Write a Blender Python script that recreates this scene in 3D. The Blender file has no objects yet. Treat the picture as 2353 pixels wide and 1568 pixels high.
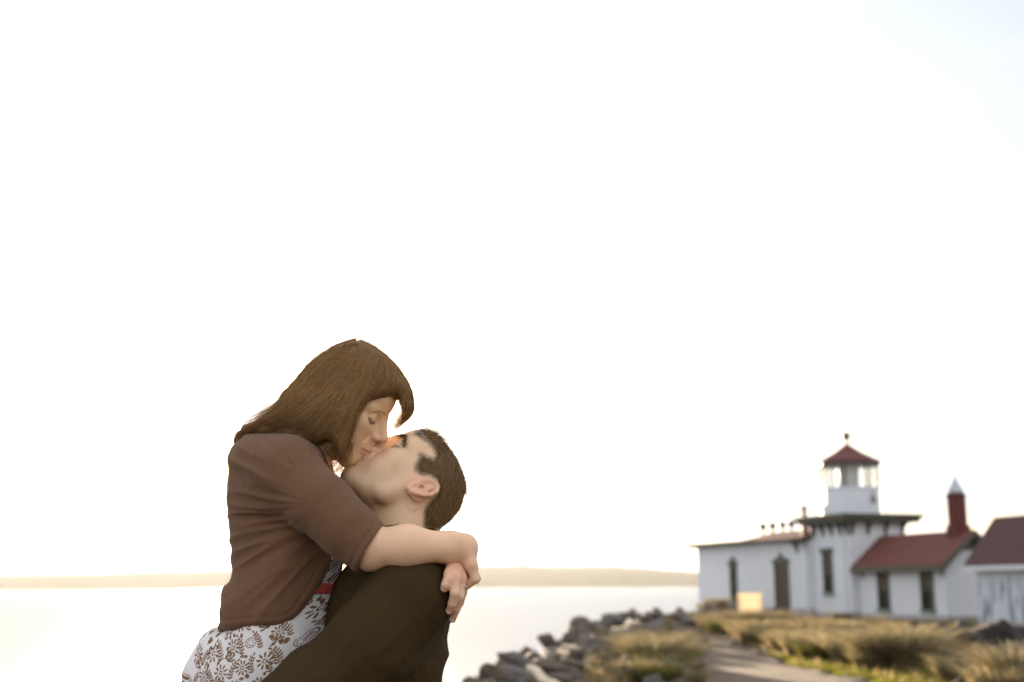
import bpy, bmesh, math, random
import numpy as np
from mathutils import Vector, Matrix
R = math.radians
SC = bpy.context.scene
COL = SC.collection

# ---------------------------------------------------------------- camera
CAM_H = 1.40
PITCH, ROLL = R(10.89), R(0.25)
FD, CX, CY = 2353 * 45 / 36, 1176.5, 784.0          # focal length in units of a 2353 x 1568 picture
_f = np.array([0, math.cos(PITCH), math.sin(PITCH)])
_u0 = np.array([0, -math.sin(PITCH), math.cos(PITCH)])
_r0 = np.array([1.0, 0, 0])
_r = _r0 * math.cos(ROLL) - _u0 * math.sin(ROLL)
_u = _u0 * math.cos(ROLL) + _r0 * math.sin(ROLL)
cam_d = bpy.data.cameras.new('camera')
cam = bpy.data.objects.new('camera', cam_d); COL.objects.link(cam)
cam_d.lens = 45; cam_d.sensor_width = 36
cam_d.clip_start = 0.05; cam_d.clip_end = 40000
cam_d.dof.use_dof = True; cam_d.dof.focus_distance = 2.47; cam_d.dof.aperture_fstop = 3.4
M = Matrix(((_r[0], _u[0], -_f[0], 0), (_r[1], _u[1], -_f[1], 0), (_r[2], _u[2], -_f[2], CAM_H), (0, 0, 0, 1)))
cam.matrix_world = M
SC.camera = cam

# ---------------------------------------------------------------- sky, sun, exposure
SUN_AZ, SUN_EL = R(-12.0), R(3.6)                    # low sun behind the couple, left of centre
w = bpy.data.worlds.new('World'); SC.world = w; w.use_nodes = True
nt = w.node_tree; N = nt.nodes; L = nt.links
bg = N['Background']
sky = N.new('ShaderNodeTexSky'); sky.sky_type = 'NISHITA'; sky.sun_disc = False
sky.sun_elevation = SUN_EL; sky.sun_rotation = SUN_AZ
sky.air_density = 1.0; sky.dust_density = 1.0; sky.ozone_density = 1.0
# a thin, bright veil of high cloud with a few streaks where blue shows through
tc = N.new('ShaderNodeTexCoord')
mp = N.new('ShaderNodeMapping'); mp.inputs['Rotation'].default_value = (0.0, R(14), R(20)); mp.inputs['Scale'].default_value = (1.6, 1.0, 9.0)
ns = N.new('ShaderNodeTexNoise'); ns.inputs['Scale'].default_value = 1.6; ns.inputs['Detail'].default_value = 6; ns.inputs['Roughness'].default_value = 0.55
L.new(tc.outputs['Generated'], mp.inputs['Vector']); L.new(mp.outputs['Vector'], ns.inputs['Vector'])
rmp = N.new('ShaderNodeValToRGB'); rmp.color_ramp.elements[0].position = 0.43; rmp.color_ramp.elements[0].color = (0.66, 0.66, 0.66, 1)
rmp.color_ramp.elements[1].position = 0.57; rmp.color_ramp.elements[1].color = (1, 1, 1, 1)
L.new(ns.outputs['Fac'], rmp.inputs['Fac'])
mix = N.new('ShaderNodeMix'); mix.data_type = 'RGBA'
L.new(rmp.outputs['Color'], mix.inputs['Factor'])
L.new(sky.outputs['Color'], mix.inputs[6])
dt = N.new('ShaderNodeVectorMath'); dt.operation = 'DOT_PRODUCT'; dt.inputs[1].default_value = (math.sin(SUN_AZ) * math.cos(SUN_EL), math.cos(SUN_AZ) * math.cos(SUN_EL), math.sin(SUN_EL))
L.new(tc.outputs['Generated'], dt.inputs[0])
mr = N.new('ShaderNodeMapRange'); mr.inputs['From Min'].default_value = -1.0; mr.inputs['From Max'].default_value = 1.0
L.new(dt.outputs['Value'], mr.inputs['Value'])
# thin cloud is brightest around the sun, dullest to the side of it and raised behind the camera as added fill on the couple
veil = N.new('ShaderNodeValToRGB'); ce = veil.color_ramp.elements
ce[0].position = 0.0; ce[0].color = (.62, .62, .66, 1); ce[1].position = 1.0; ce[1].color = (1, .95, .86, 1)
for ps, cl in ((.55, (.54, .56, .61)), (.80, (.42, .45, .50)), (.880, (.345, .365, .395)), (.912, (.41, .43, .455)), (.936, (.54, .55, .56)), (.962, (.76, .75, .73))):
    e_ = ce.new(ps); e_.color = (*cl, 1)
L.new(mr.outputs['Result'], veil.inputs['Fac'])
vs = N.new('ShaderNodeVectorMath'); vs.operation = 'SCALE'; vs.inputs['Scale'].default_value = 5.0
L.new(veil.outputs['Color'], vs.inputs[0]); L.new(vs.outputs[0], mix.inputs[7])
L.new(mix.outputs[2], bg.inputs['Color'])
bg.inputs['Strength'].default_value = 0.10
sd = bpy.data.lights.new('sun', 'SUN'); so = bpy.data.objects.new('sun', sd); COL.objects.link(so)
SUN = Vector((math.sin(SUN_AZ) * math.cos(SUN_EL), math.cos(SUN_AZ) * math.cos(SUN_EL), math.sin(SUN_EL)))
so.rotation_euler = SUN.to_track_quat('Z', 'Y').to_euler(); so.location = (-8, 30, 12)
sd.energy = 4.6; sd.angle = R(0.53); sd.color = (1.0, 0.80, 0.56)
SC.view_settings.view_transform = 'Standard'; SC.view_settings.look = 'None'
SC.view_settings.exposure = 2.3; SC.view_settings.gamma = 1.0
SC.cycles.use_denoising = True
SC.cycles.max_bounces = 8; SC.cycles.transparent_max_bounces = 12; SC.cycles.volume_bounces = 1
SC.cycles.sample_clamp_indirect = 6.0

# ---------------------------------------------------------------- helpers: placing
def W(x, y, Y):
    """world point seen at picture coordinates x, y whose world Y is the distance given"""
    r = _f + _r * ((x - CX) / FD) + _u * ((CY - y) / FD)
    return np.array([0, 0, CAM_H]) + r * (Y / r[1])
def Gd(x, y, z=0.0):
    """world point on the level z seen at picture coordinates x, y"""
    r = _f + _r * ((x - CX) / FD) + _u * ((CY - y) / FD)
    return np.array([0, 0, CAM_H]) + r * ((z - CAM_H) / r[2])
def tag(o, label=None, cat=None, group=None, kind=None):
    if label: o['label'] = label
    if cat: o['category'] = cat
    if group: o['group'] = group
    if kind: o['kind'] = kind
    return o
def empty(name, loc, rz=0.0, **k):
    o = bpy.data.objects.new(name, None); COL.objects.link(o)
    o.location = loc; o.rotation_euler = (0, 0, rz); o.empty_display_size = 0.3
    return tag(o, **k)
def link(name, me, mat=None, parent=None, keep=False):
    o = bpy.data.objects.new(name, me); COL.objects.link(o)
    if mat is not None and not me.materials: me.materials.append(mat)
    if parent is not None:
        o.parent = parent
        if keep: o.matrix_parent_inverse = PINV[parent.name]
    return o
PINV = {}
def world_child(name, me, mat, parent):
    """a mesh made in world coordinates, parented to an empty and left where it is"""
    me.transform(Matrix.LocRotScale(parent.location, parent.rotation_euler, None).inverted())
    return link(name, me, mat, parent)

# ---------------------------------------------------------------- helpers: materials
def mat(name, col, rough=0.7, metal=0.0, noise=None, bump=None, spec=0.5, sss=0.0, sub_r=None, trans=0.0):
    m = bpy.data.materials.new(name); m.use_nodes = True
    n = m.node_tree.nodes; l = m.node_tree.links; p = n['Principled BSDF']
    p.inputs['Base Color'].default_value = (*col, 1); p.inputs['Roughness'].default_value = rough
    p.inputs['Metallic'].default_value = metal; p.inputs['Specular IOR Level'].default_value = spec
    t = n.new('ShaderNodeTexCoord')
    if noise:                                       # (scale, amount, second colour)
        s, a, c2 = noise
        x = n.new('ShaderNodeTexNoise'); x.inputs['Scale'].default_value = s; x.inputs['Detail'].default_value = 7; x.inputs['Roughness'].default_value = 0.6
        l.new(t.outputs['Object'], x.inputs['Vector'])
        r = n.new('ShaderNodeValToRGB'); r.color_ramp.elements[0].position = 0.5 - 0.22; r.color_ramp.elements[1].position = 0.5 + 0.22
        r.color_ramp.elements[0].color = (0, 0, 0, 1); r.color_ramp.elements[1].color = (a, a, a, 1)
        l.new(x.outputs['Fac'], r.inputs['Fac'])
        mx = n.new('ShaderNodeMix'); mx.data_type = 'RGBA'; l.new(r.outputs['Color'], mx.inputs['Factor'])
        mx.inputs[6].default_value = (*col, 1); mx.inputs[7].default_value = (*c2, 1)
        l.new(mx.outputs[2], p.inputs['Base Color'])
    if bump:                                        # (scale, strength, distance)
        x = n.new('ShaderNodeTexNoise'); x.inputs['Scale'].default_value = bump[0]; x.inputs['Detail'].default_value = 6
        l.new(t.outputs['Object'], x.inputs['Vector'])
        b = n.new('ShaderNodeBump'); b.inputs['Strength'].default_value = bump[1]; b.inputs['Distance'].default_value = bump[2]
        l.new(x.outputs['Fac'], b.inputs['Height']); l.new(b.outputs['Normal'], p.inputs['Normal'])
    if sss:
        p.inputs['Subsurface Weight'].default_value = sss; p.inputs['Subsurface Radius'].default_value = sub_r or (0.012, 0.005, 0.003)
        p.inputs['Subsurface Scale'].default_value = 1.0
    if trans:
        tr = n.new('ShaderNodeBsdfTranslucent'); tr.inputs['Color'].default_value = (*[min(1, c * 1.3) for c in col], 1)
        ms = n.new('ShaderNodeMixShader'); ms.inputs['Fac'].default_value = trans
        o = n['Material Output']; l.new(p.outputs[0], ms.inputs[1]); l.new(tr.outputs[0], ms.inputs[2]); l.new(ms.outputs[0], o.inputs['Surface'])
    return m
def use_attr(m, attr, mode='color'):
    """drive a material's base colour from a painted pigment attribute"""
    n = m.node_tree.nodes; l = m.node_tree.links; p = n['Principled BSDF']
    a = n.new('ShaderNodeAttribute'); a.attribute_name = attr
    l.new(a.outputs['Color'], p.inputs['Base Color'])
    for x in n:
        if x.type == 'BSDF_TRANSLUCENT': l.new(a.outputs['Color'], x.inputs['Color'])
    return m

# ---------------------------------------------------------------- helpers: hard-surface mesh collector
class MB:
    def __init__(s): s.v = []; s.f = []
    def add(s, vs, fs):
        k = len(s.v); s.v += [tuple(map(float, v)) for v in vs]; s.f += [tuple(i + k for i in f) for f in fs]; return s
    def box(s, x0, x1, y0, y1, z0, z1):
        return s.add([(x0, y0, z0), (x1, y0, z0), (x1, y1, z0), (x0, y1, z0), (x0, y0, z1), (x1, y0, z1), (x1, y1, z1), (x0, y1, z1)],
                     [(0, 3, 2, 1), (4, 5, 6, 7), (0, 1, 5, 4), (1, 2, 6, 5), (2, 3, 7, 6), (3, 0, 4, 7)])
    def prism(s, poly, a0, a1, axis='x'):
        """poly of (u, v) extruded along an axis: x -> (a, u, v), y -> (u, a, v), z -> (u, v, a)"""
        f = {'x': lambda a, u, v: (a, u, v), 'y': lambda a, u, v: (u, a, v), 'z': lambda a, u, v: (u, v, a)}[axis]
        n = len(poly)
        vs = [f(a0, *p) for p in poly] + [f(a1, *p) for p in poly]
        fs = [tuple(range(n)), tuple(range(2 * n - 1, n - 1, -1))] + [(i, i + n, (i + 1) % n + n, (i + 1) % n) for i in range(n)]
        return s.add(vs, fs)
    def lathe(s, prof, c=(0, 0, 0), n=24, rot=0.0):
        """prof of (radius, z), closed at the ends"""
        vs = []; fs = []
        for r, z in prof:
            for i in range(n):
                a = rot + 2 * math.pi * i / n; vs.append((c[0] + r * math.cos(a), c[1] + r * math.sin(a), c[2] + z))
        for j in range(len(prof) - 1):
            for i in range(n):
                k = (i + 1) % n; fs.append((j * n + i, j * n + k, (j + 1) * n + k, (j + 1) * n + i))
        fs.append(tuple(range(n - 1, -1, -1))); m = (len(prof) - 1) * n; fs.append(tuple(range(m, m + n)))
        return s.add(vs, fs)
    def tube(s, pts, r, n=8, caps=True):
        pts = [Vector(p) for p in pts]; rs = r if isinstance(r, (list, tuple)) else [r] * len(pts)
        vs = []; fs = []; up = None
        for i, p in enumerate(pts):
            d = (pts[min(i + 1, len(pts) - 1)] - pts[max(i - 1, 0)]).normalized()
            if up is None: up = d.orthogonal().normalized()
            a = (up - d * up.dot(d)).normalized(); b = d.cross(a); up = a
            for k in range(n):
                t = 2 * math.pi * k / n; vs.append(p + (a * math.cos(t) + b * math.sin(t)) * rs[i])
        for i in range(len(pts) - 1):
            for k in range(n):
                q = (k + 1) % n; fs.append((i * n + k, i * n + q, (i + 1) * n + q, (i + 1) * n + k))
        if caps: fs.append(tuple(range(n - 1, -1, -1))); m = (len(pts) - 1) * n; fs.append(tuple(range(m, m + n)))
        return s.add(vs, fs)
    def mesh(s, name, smooth=False, bevel=0.0):
        me = bpy.data.meshes.new(name); me.from_pydata(s.v, [], s.f)
        bm = bmesh.new(); bm.from_mesh(me)
        bmesh.ops.recalc_face_normals(bm, faces=bm.faces)
        if bevel:
            ed = [e for e in bm.edges if len(e.link_faces) == 2 and e.calc_face_angle(0) > 0.6]
            bmesh.ops.bevel(bm, geom=ed, offset=bevel, segments=2, affect='EDGES', clamp_overlap=True)
        bm.to_mesh(me); bm.free()
        if smooth: me.polygons.foreach_set('use_smooth', [True] * len(me.polygons))
        return me
    def build(s, name, m, parent=None, smooth=False, bevel=0.0):
        return link(name, s.mesh(name, smooth, bevel), m, parent)

# ---------------------------------------------------------------- helpers: noise on numpy points
_rng = np.random.RandomState(7)
_lat = _rng.rand(64, 64, 64).astype(np.float32)
def vnoise(p):
    i = np.floor(p).astype(int); f = p - i; f = f * f * (3 - 2 * f); i &= 63; j = (i + 1) & 63
    x0, y0, z0 = i[..., 0], i[..., 1], i[..., 2]; x1, y1, z1 = j[..., 0], j[..., 1], j[..., 2]
    fx, fy, fz = f[..., 0], f[..., 1], f[..., 2]
    a = _lat[x0, y0, z0] * (1 - fx) + _lat[x1, y0, z0] * fx; b = _lat[x0, y1, z0] * (1 - fx) + _lat[x1, y1, z0] * fx
    c = _lat[x0, y0, z1] * (1 - fx) + _lat[x1, y0, z1] * fx; d = _lat[x0, y1, z1] * (1 - fx) + _lat[x1, y1, z1] * fx
    return ((a * (1 - fy) + b * fy) * (1 - fz) + (c * (1 - fy) + d * fy) * fz) * 2 - 1
def fbm(p, o=4):
    s = 0; a = 1.0; t = 0
    for k in range(o): s = s + a * vnoise(p * (2 ** k) + 17.3 * k); t += a; a *= 0.5
    return s / t

# ---------------------------------------------------------------- helpers: smooth solid modelling on a grid
class Solid:
    """signed distances on a grid; shapes melt into each other; the zero surface becomes a mesh"""
    def __init__(s, lo, hi, h):
        s.lo = np.array(lo, float); s.h = h; s.n = np.ceil((np.array(hi) - s.lo) / h).astype(int) + 1
        s.d = np.full(s.n, 1.0, np.float32)
    def sub(s, lo, hi):
        a = np.clip(np.floor((np.array(lo) - s.lo) / s.h).astype(int), 0, s.n); b = np.clip(np.ceil((np.array(hi) - s.lo) / s.h).astype(int) + 1, 0, s.n)
        if np.any(b <= a): return None
        sl = tuple(slice(a[i], b[i]) for i in range(3))
        g = np.meshgrid(*[(s.lo[i] + s.h * np.arange(a[i], b[i])).astype(np.float32) for i in range(3)], indexing='ij')
        return sl, np.stack(g, -1)
    def put(s, prim, k=0.01, op='+'):
        lo, hi, fn = prim; m = k + 3 * s.h
        if op == '-': m = k + 2 * s.h
        r = s.sub(np.array(lo) - m, np.array(hi) + m)
        if r is None: return s
        sl, P = r; b = fn(P).astype(np.float32); a = s.d[sl]
        if op == '+':
            t = np.clip(.5 + .5 * (b - a) / k, 0, 1); s.d[sl] = b * (1 - t) + a * t - k * t * (1 - t)
        else:
            t = np.clip(.5 + .5 * (a + b) / k, 0, 1); s.d[sl] = a * t - b * (1 - t) + k * t * (1 - t)
        return s
    def keep(s, fn, k=0.01):
        """intersect with another field"""
        P = s.sub(s.lo, s.lo + s.h * s.n)[1]; b = fn(P).astype(np.float32); a = s.d
        t = np.clip(.5 - .5 * (b - a) / k, 0, 1); s.d = b * (1 - t) + a * t + k * t * (1 - t)
        return s
    def surface(s):
        d = s.d; n = s.n; neg = d < 0
        corner = [(i, j, k) for i in (0, 1) for j in (0, 1) for k in (0, 1)]
        cnt = sum(neg[i:n[0] - 1 + i, j:n[1] - 1 + j, k:n[2] - 1 + k].astype(np.int8) for i, j, k in corner)
        act = np.argwhere((cnt > 0) & (cnt < 8))
        idx = np.full(n - 1, -1, np.int32); idx[tuple(act.T)] = np.arange(len(act))
        acc = np.zeros((len(act), 3)); c = np.zeros(len(act))
        for ax in range(3):
            o = [q for q in range(3) if q != ax]
            for p in (0, 1):
                for q in (0, 1):
                    a = act.copy(); a[:, o[0]] += p; a[:, o[1]] += q; b = a.copy(); b[:, ax] += 1
                    da = d[tuple(a.T)]; db = d[tuple(b.T)]; ok = (da < 0) != (db < 0)
                    t = np.where(ok, da / np.where(ok, da - db, 1), 0); pt = a.astype(float); pt[:, ax] += t
                    acc[ok] += pt[ok]; c[ok] += 1
        V = s.lo + s.h * acc / c[:, None]
        F = []
        for ax in range(3):
            o = [q for q in range(3) if q != ax]
            sa = [slice(None)] * 3; sb = [slice(None)] * 3; sa[ax] = slice(0, n[ax] - 1); sb[ax] = slice(1, n[ax])
            e = neg[tuple(sa)] != neg[tuple(sb)]; E = np.argwhere(e)
            ok = (E[:, o[0]] > 0) & (E[:, o[1]] > 0) & (E[:, o[0]] < n[o[0]] - 1) & (E[:, o[1]] < n[o[1]] - 1); E = E[ok]
            if not len(E): continue
            q = []
            for p, r in ((-1, -1), (0, -1), (0, 0), (-1, 0)):
                a = E.copy(); a[:, o[0]] += p; a[:, o[1]] += r; q.append(idx[tuple(a.T)])
            q = np.stack(q, 1); fl = neg[tuple(E.T)]
            if ax == 1: fl = ~fl
            q[~fl] = q[~fl][:, ::-1]; F.append(q)
        return V, np.concatenate(F)
def np_mesh(name, V, F, smooth=True, col=None):
    me = bpy.data.meshes.new(name); k = F.shape[1]
    me.vertices.add(len(V)); me.vertices.foreach_set('co', np.ascontiguousarray(V, np.float32).ravel())
    me.loops.add(F.size); me.loops.foreach_set('vertex_index', np.ascontiguousarray(F, np.int32).ravel())
    me.polygons.add(len(F)); me.polygons.foreach_set('loop_start', np.arange(0, F.size, k, dtype=np.int32))
    me.polygons.foreach_set('use_smooth', np.full(len(F), smooth))
    me.update(calc_edges=True)
    if col is not None:
        a = me.color_attributes.new('pigment', 'FLOAT_COLOR', 'POINT')
        a.data.foreach_set('color', np.concatenate([col, np.ones((len(col), 1))], 1).astype(np.float32).ravel())
    return me
def normals(V, F):
    a = V[F[:, 2]] - V[F[:, 0]]; b = V[F[:, 3 if F.shape[1] > 3 else 1]] - V[F[:, 1]] if F.shape[1] > 3 else V[F[:, 1]] - V[F[:, 0]]
    n = np.cross(a, b); N_ = np.zeros_like(V)
    for i in range(F.shape[1]): np.add.at(N_, F[:, i], n)
    return N_ / (np.linalg.norm(N_, axis=1, keepdims=True) + 1e-12)
def join_np(parts):
    V = []; F = []; C = []; k = 0
    for v, f, c in parts: V.append(v); F.append(f + k); C.append(c); k += len(v)
    return np.concatenate(V), np.concatenate(F), np.concatenate(C)
# primitives: (low corner, high corner, distance function)
def ball(c, r, rot=None):
    c = np.array(c, float); r = np.array([r] * 3 if np.isscalar(r) else r, float); A = np.eye(3) if rot is None else np.array(rot)   # rows of A are the ellipsoid's axes
    def fn(P):
        p = (P - c) @ A.T.astype(np.float32); k0 = np.sqrt(((p / r) ** 2).sum(-1)); k1 = np.sqrt(((p / (r * r)) ** 2).sum(-1)) + 1e-9
        return k0 * (k0 - 1) / k1
    e = np.abs(A.T * r).sum(1); e = np.minimum(e, max(r))
    return c - e, c + e, fn
def cone(a, b, ra, rb, flat=None, fs=1.0):
    """rounded cone from a to b; flat = direction in which it is squashed by the factor fs"""
    a = np.array(a, float); b = np.array(b, float); ab = b - a; L2 = max(ab @ ab, 1e-12)
    fl = None if flat is None else np.array(flat, float) / np.linalg.norm(flat)
    def fn(P):
        p = P - a; t = np.clip((p @ ab.astype(np.float32)) / L2, 0, 1); q = p - t[..., None] * ab.astype(np.float32)
        if fl is not None:
            dn = q @ fl.astype(np.float32); q = q + (dn * (1 / fs - 1))[..., None] * fl.astype(np.float32)
        r = ra + (rb - ra) * t
        v = np.sqrt((q * q).sum(-1)) - r
        return v if fl is None else v * (fs if fs < 1 else 1.0)
    m = max(ra, rb) * (max(fs, 1) if flat is not None else 1)
    return np.minimum(a, b) - m, np.maximum(a, b) + m, fn
def chain(s, pts, rs, k=0.01, **kw):
    for i in range(len(pts) - 1): s.put(cone(pts[i], pts[i + 1], rs[i], rs[i + 1], **kw), k)
def poly_dist(poly, X, Z):
    """signed distance in the plane to a polygon, negative inside"""
    p = np.array(poly, float); n = len(p); D = np.full(X.shape, 1e9); ins = np.zeros(X.shape, bool)
    for i in range(n):
        a = p[i]; b = p[(i + 1) % n]; e = b - a; wx = X - a[0]; wz = Z - a[1]
        t = np.clip((wx * e[0] + wz * e[1]) / (e @ e + 1e-12), 0, 1)
        D = np.minimum(D, (wx - t * e[0]) ** 2 + (wz - t * e[1]) ** 2)
        c = ((a[1] <= Z) & (b[1] > Z)) | ((b[1] <= Z) & (a[1] > Z))
        with np.errstate(divide='ignore', invalid='ignore'): xi = a[0] + (Z - a[1]) / (b[1] - a[1]) * (b[0] - a[0])
        ins ^= c & (X < xi)
    return np.where(ins, -np.sqrt(D), np.sqrt(D))
def smooth_poly(pts, n=4):
    pts = [np.array(p, float) for p in pts]; o = []; m = len(pts)
    for i in range(m):
        a, b, c, d = pts[i - 1], pts[i], pts[(i + 1) % m], pts[(i + 2) % m]
        for k in range(n):
            t = k / n; o.append(.5 * ((2 * b) + (-a + c) * t + (2 * a - 5 * b + 4 * c - d) * t * t + (-a + 3 * b - 3 * c + d) * t ** 3))
    return o
def silhouette(pts, Y, smooth=True):
    """field of a side-view outline measured at distance Y, the same at every depth"""
    q = smooth_poly(pts) if smooth else pts
    poly = [W(x, y, Y)[[0, 2]] for x, y in q]
    def fn(P):
        return np.broadcast_to(poly_dist(poly, P[:, 0, :, 0], P[:, 0, :, 2])[:, None, :], P.shape[:3])
    return fn
def spl(pts, n):
    """open Catmull-Rom through points, n samples"""
    P = np.array(pts, float); P = np.concatenate([[2 * P[0] - P[1]], P, [2 * P[-1] - P[-2]]]); m = len(P) - 3
    t = np.linspace(0, m - 1e-9, n); i = t.astype(int); f = (t - i)[:, None]
    a, b, c, d = P[i], P[i + 1], P[i + 2], P[i + 3]
    return .5 * ((2 * b) + (-a + c) * f + (2 * a - 5 * b + 4 * c - d) * f * f + (-a + 3 * b - 3 * c + d) * f ** 3)
def strands_mesh(name, S, r0=0.0006, r1=0.0002, col=None):
    """S: array (strands, points, 3) -> three-sided tapering tubes in one mesh"""
    S = np.asarray(S); n, m, _ = S.shape
    T = np.gradient(S, axis=1); T /= np.linalg.norm(T, axis=2, keepdims=True) + 1e-12
    ref = np.array([0.31, 0.92, 0.23]); A = np.cross(T, ref); A /= np.linalg.norm(A, axis=2, keepdims=True) + 1e-12; B = np.cross(T, A)
    rr = (r0 + (r1 - r0) * np.linspace(0, 1, m) ** 2)[None, :, None]
    rings = np.stack([S + rr * (A * math.cos(q) + B * math.sin(q)) for q in (0, 2.094, 4.189)], 2)
    V = rings.reshape(-1, 3); base = (np.arange(n)[:, None] * m + np.arange(m - 1)[None]) * 3
    F = np.concatenate([np.stack([base + k, base + (k + 1) % 3, base + 3 + (k + 1) % 3, base + 3 + k], -1).reshape(-1, 4) for k in range(3)])
    C = None if col is None else np.repeat(col, m * 3, axis=0)
    return np_mesh(name, V, F, True, C)

# ================================================================ THE SETTING
rnd = random.Random(11)
# ---- water
def displaced_grid(name, x0, x1, y0, y1, nx, ny, fn):
    xs = np.linspace(0, 1, nx); ys = np.linspace(0, 1, ny)
    X = x0 + (x1 - x0) * xs; Yv = y0 + (y1 - y0) * ys
    G = np.stack(np.meshgrid(X, Yv, indexing='ij'), -1).reshape(-1, 2)
    Z = fn(G[:, 0], G[:, 1]); V = np.concatenate([G, Z[:, None]], 1)
    i = np.arange(nx - 1)[:, None] * ny + np.arange(ny - 1)[None]
    F = np.stack([i, i + ny, i + ny + 1, i + 1], -1).reshape(-1, 4)
    return V, F
m_water = mat('water', (0.20, 0.23, 0.26), 0.34, spec=0.5)
_n = m_water.node_tree.nodes; _l = m_water.node_tree.links
_t = _n.new('ShaderNodeTexCoord'); _m = _n.new('ShaderNodeMapping'); _m.inputs['Scale'].default_value = (0.35, 1.0, 1.0)
_x = _n.new('ShaderNodeTexNoise'); _x.inputs['Scale'].default_value = 0.9; _x.inputs['Detail'].default_value = 8; _x.inputs['Roughness'].default_value = 0.62
_b = _n.new('ShaderNodeBump'); _b.inputs['Strength'].default_value = 0.9; _b.inputs['Distance'].default_value = 0.7
_l.new(_t.outputs['Object'], _m.inputs['Vector']); _l.new(_m.outputs['Vector'], _x.inputs['Vector'])
_l.new(_x.outputs['Fac'], _b.inputs['Height']); _l.new(_b.outputs['Normal'], _n['Principled BSDF'].inputs['Normal'])
wm = MB(); wm.add([(-9000, -400, -2.2), (9000, -400, -2.2), (9000, 9000, -2.2), (-9000, 9000, -2.2)], [(0, 1, 2, 3)])
water = wm.build('water', m_water); tag(water, kind='structure')

# ---- land: a spit, falling away to the water on its left side along the crest of the riprap
CRPX = [(1010, 1600), (1068, 1567), (1120, 1540), (1170, 1505), (1225, 1482), (1280, 1462), (1335, 1446), (1400, 1428), (1450, 1414), (1520, 1405), (1600, 1402)]
CR = np.array([Gd(x, y, 0.50)[:2] for x, y in CRPX]); CR = np.concatenate([[[CR[0, 0] - 1.2, 2.0], [CR[0, 0] - .6, 8.0]], CR, [[16.0, 95.0], [40, 140.0]]])
CR = CR[np.argsort(CR[:, 1])]
def crest_x(y): return np.interp(y, CR[:, 1], CR[:, 0])
def land_z(x, y):
    d = x - crest_x(y)
    z = np.where(d < 0, np.maximum(-3.2, 0.62 * d), 0.0)
    z = z + 0.40 * np.exp(-((d - .35) / .95) ** 2)
    z = z + 0.05 * vnoise(np.stack([x * .35, y * .35, x * 0], -1)) * np.clip(d + 1, 0, 1)
    return z * np.where(y > 132, 1, 1) - np.clip((y - 105) / 12, 0, 1) * 3.5
GX = np.concatenate([np.linspace(-9, 16, 120), np.linspace(16.5, 120, 40)])
GY = np.concatenate([np.linspace(-20, 10, 20), np.linspace(10.5, 75, 160), np.linspace(76, 130, 40)])
g = np.stack(np.meshgrid(GX, GY, indexing='ij'), -1).reshape(-1, 2)
Vg = np.concatenate([g, land_z(g[:, 0], g[:, 1])[:, None]], 1)
i = np.arange(len(GX) - 1)[:, None] * len(GY) + np.arange(len(GY) - 1)[None]
Fg = np.stack([i, i + len(GY), i + len(GY) + 1, i + 1], -1).reshape(-1, 4)
m_ground = mat('sandy_ground', (0.125, 0.09, 0.058), 0.95, noise=(1.4, 1.0, (0.06, 0.045, 0.024)), bump=(9, 0.8, 0.06))
ground = link('ground', np_mesh('ground', Vg, Fg), m_ground); tag(ground, kind='structure')
def land_at(x, y): return float(land_z(np.array([x]), np.array([y]))[0])

# ---- path
PL = [(1300, 1640), (1430, 1590), (1560, 1545), (1590, 1500), (1570, 1462), (1545, 1438), (1560, 1424)]
PR = [(2500, 1640), (2260, 1600), (2010, 1568), (1880, 1545), (1780, 1516), (1695, 1478), (1640, 1448), (1610, 1428)]
pl = spl([Gd(x, y, 0.0) for x, y in PL], 60); pr = spl([Gd(x, y, 0.0) for x, y in PR], 60)
Vp = []
wob_l = fbm(np.stack([pl[:, 1] * 1.3, pl[:, 0] * 0, pl[:, 0] * 0 + 2], -1), 4) * .55; wob_r = fbm(np.stack([pr[:, 1] * 1.3, pr[:, 0] * 0, pr[:, 0] * 0 + 7], -1), 4) * .55
pl[:, 0] += wob_l; pr[:, 0] += wob_r
for k in range(13):
    q = pl * (1 - k / 12) + pr * (k / 12); q[:, 2] = land_z(q[:, 0], q[:, 1]) + 0.035 - (0.05 if k in (0, 12) else 0); Vp.append(q)
Vp = np.array(Vp); i = np.arange(12)[:, None] * 60 + np.arange(59)[None]
m_path = mat('path_gravel', (0.16, 0.108, 0.068), 0.95, noise=(1.7, 1.0, (0.07, 0.048, 0.030)), bump=(16, 1.0, 0.06))
path = link('path', np_mesh('path', Vp.reshape(-1, 3), np.stack([i, i + 60, i + 61, i + 1], -1).reshape(-1, 4)), m_path); tag(path, kind='structure')

# ---- far shore hills, a long low ridge about six kilometres off
hx = np.linspace(-6500, 7500, 500); prof = 66 + 16 * fbm(np.stack([hx / 900, hx * 0, hx * 0 + 3], -1), 5) + 5 * fbm(np.stack([hx / 60, hx * 0, hx * 0 + 9], -1), 3)
prof = 1.55 * prof * np.interp(hx, [-6500, -2600, -700, 0, 450, 900, 1700, 7500], [.78, .78, .88, 1.02, 1.0, .72, .66, .6])
rows = [(0.0, 5600), (0.55, 5720), (0.9, 5900), (1.0, 6150), (0.8, 6500), (0.0, 7000)]
Vh = np.array([[(x, y + 90 * vnoise(np.array([x / 500, k * 1.7, .5])), -2.6 + a * p * (1 + .06 * vnoise(np.array([x / 90, k * 3.1, 8.5])))) for k, (a, y) in enumerate(rows)] for x, p in zip(hx, prof)])
i = np.arange(499)[:, None] * 6 + np.arange(5)[None]
m_hill = mat('wooded_hill', (0.05, 0.055, 0.035), 0.95, noise=(0.01, 1.0, (0.03, 0.04, 0.02)))
hill = link('hills', np_mesh('hills', Vh.reshape(-1, 3), np.stack([i, i + 6, i + 7, i + 1], -1).reshape(-1, 4)), m_hill); tag(hill, kind='structure')

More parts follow.
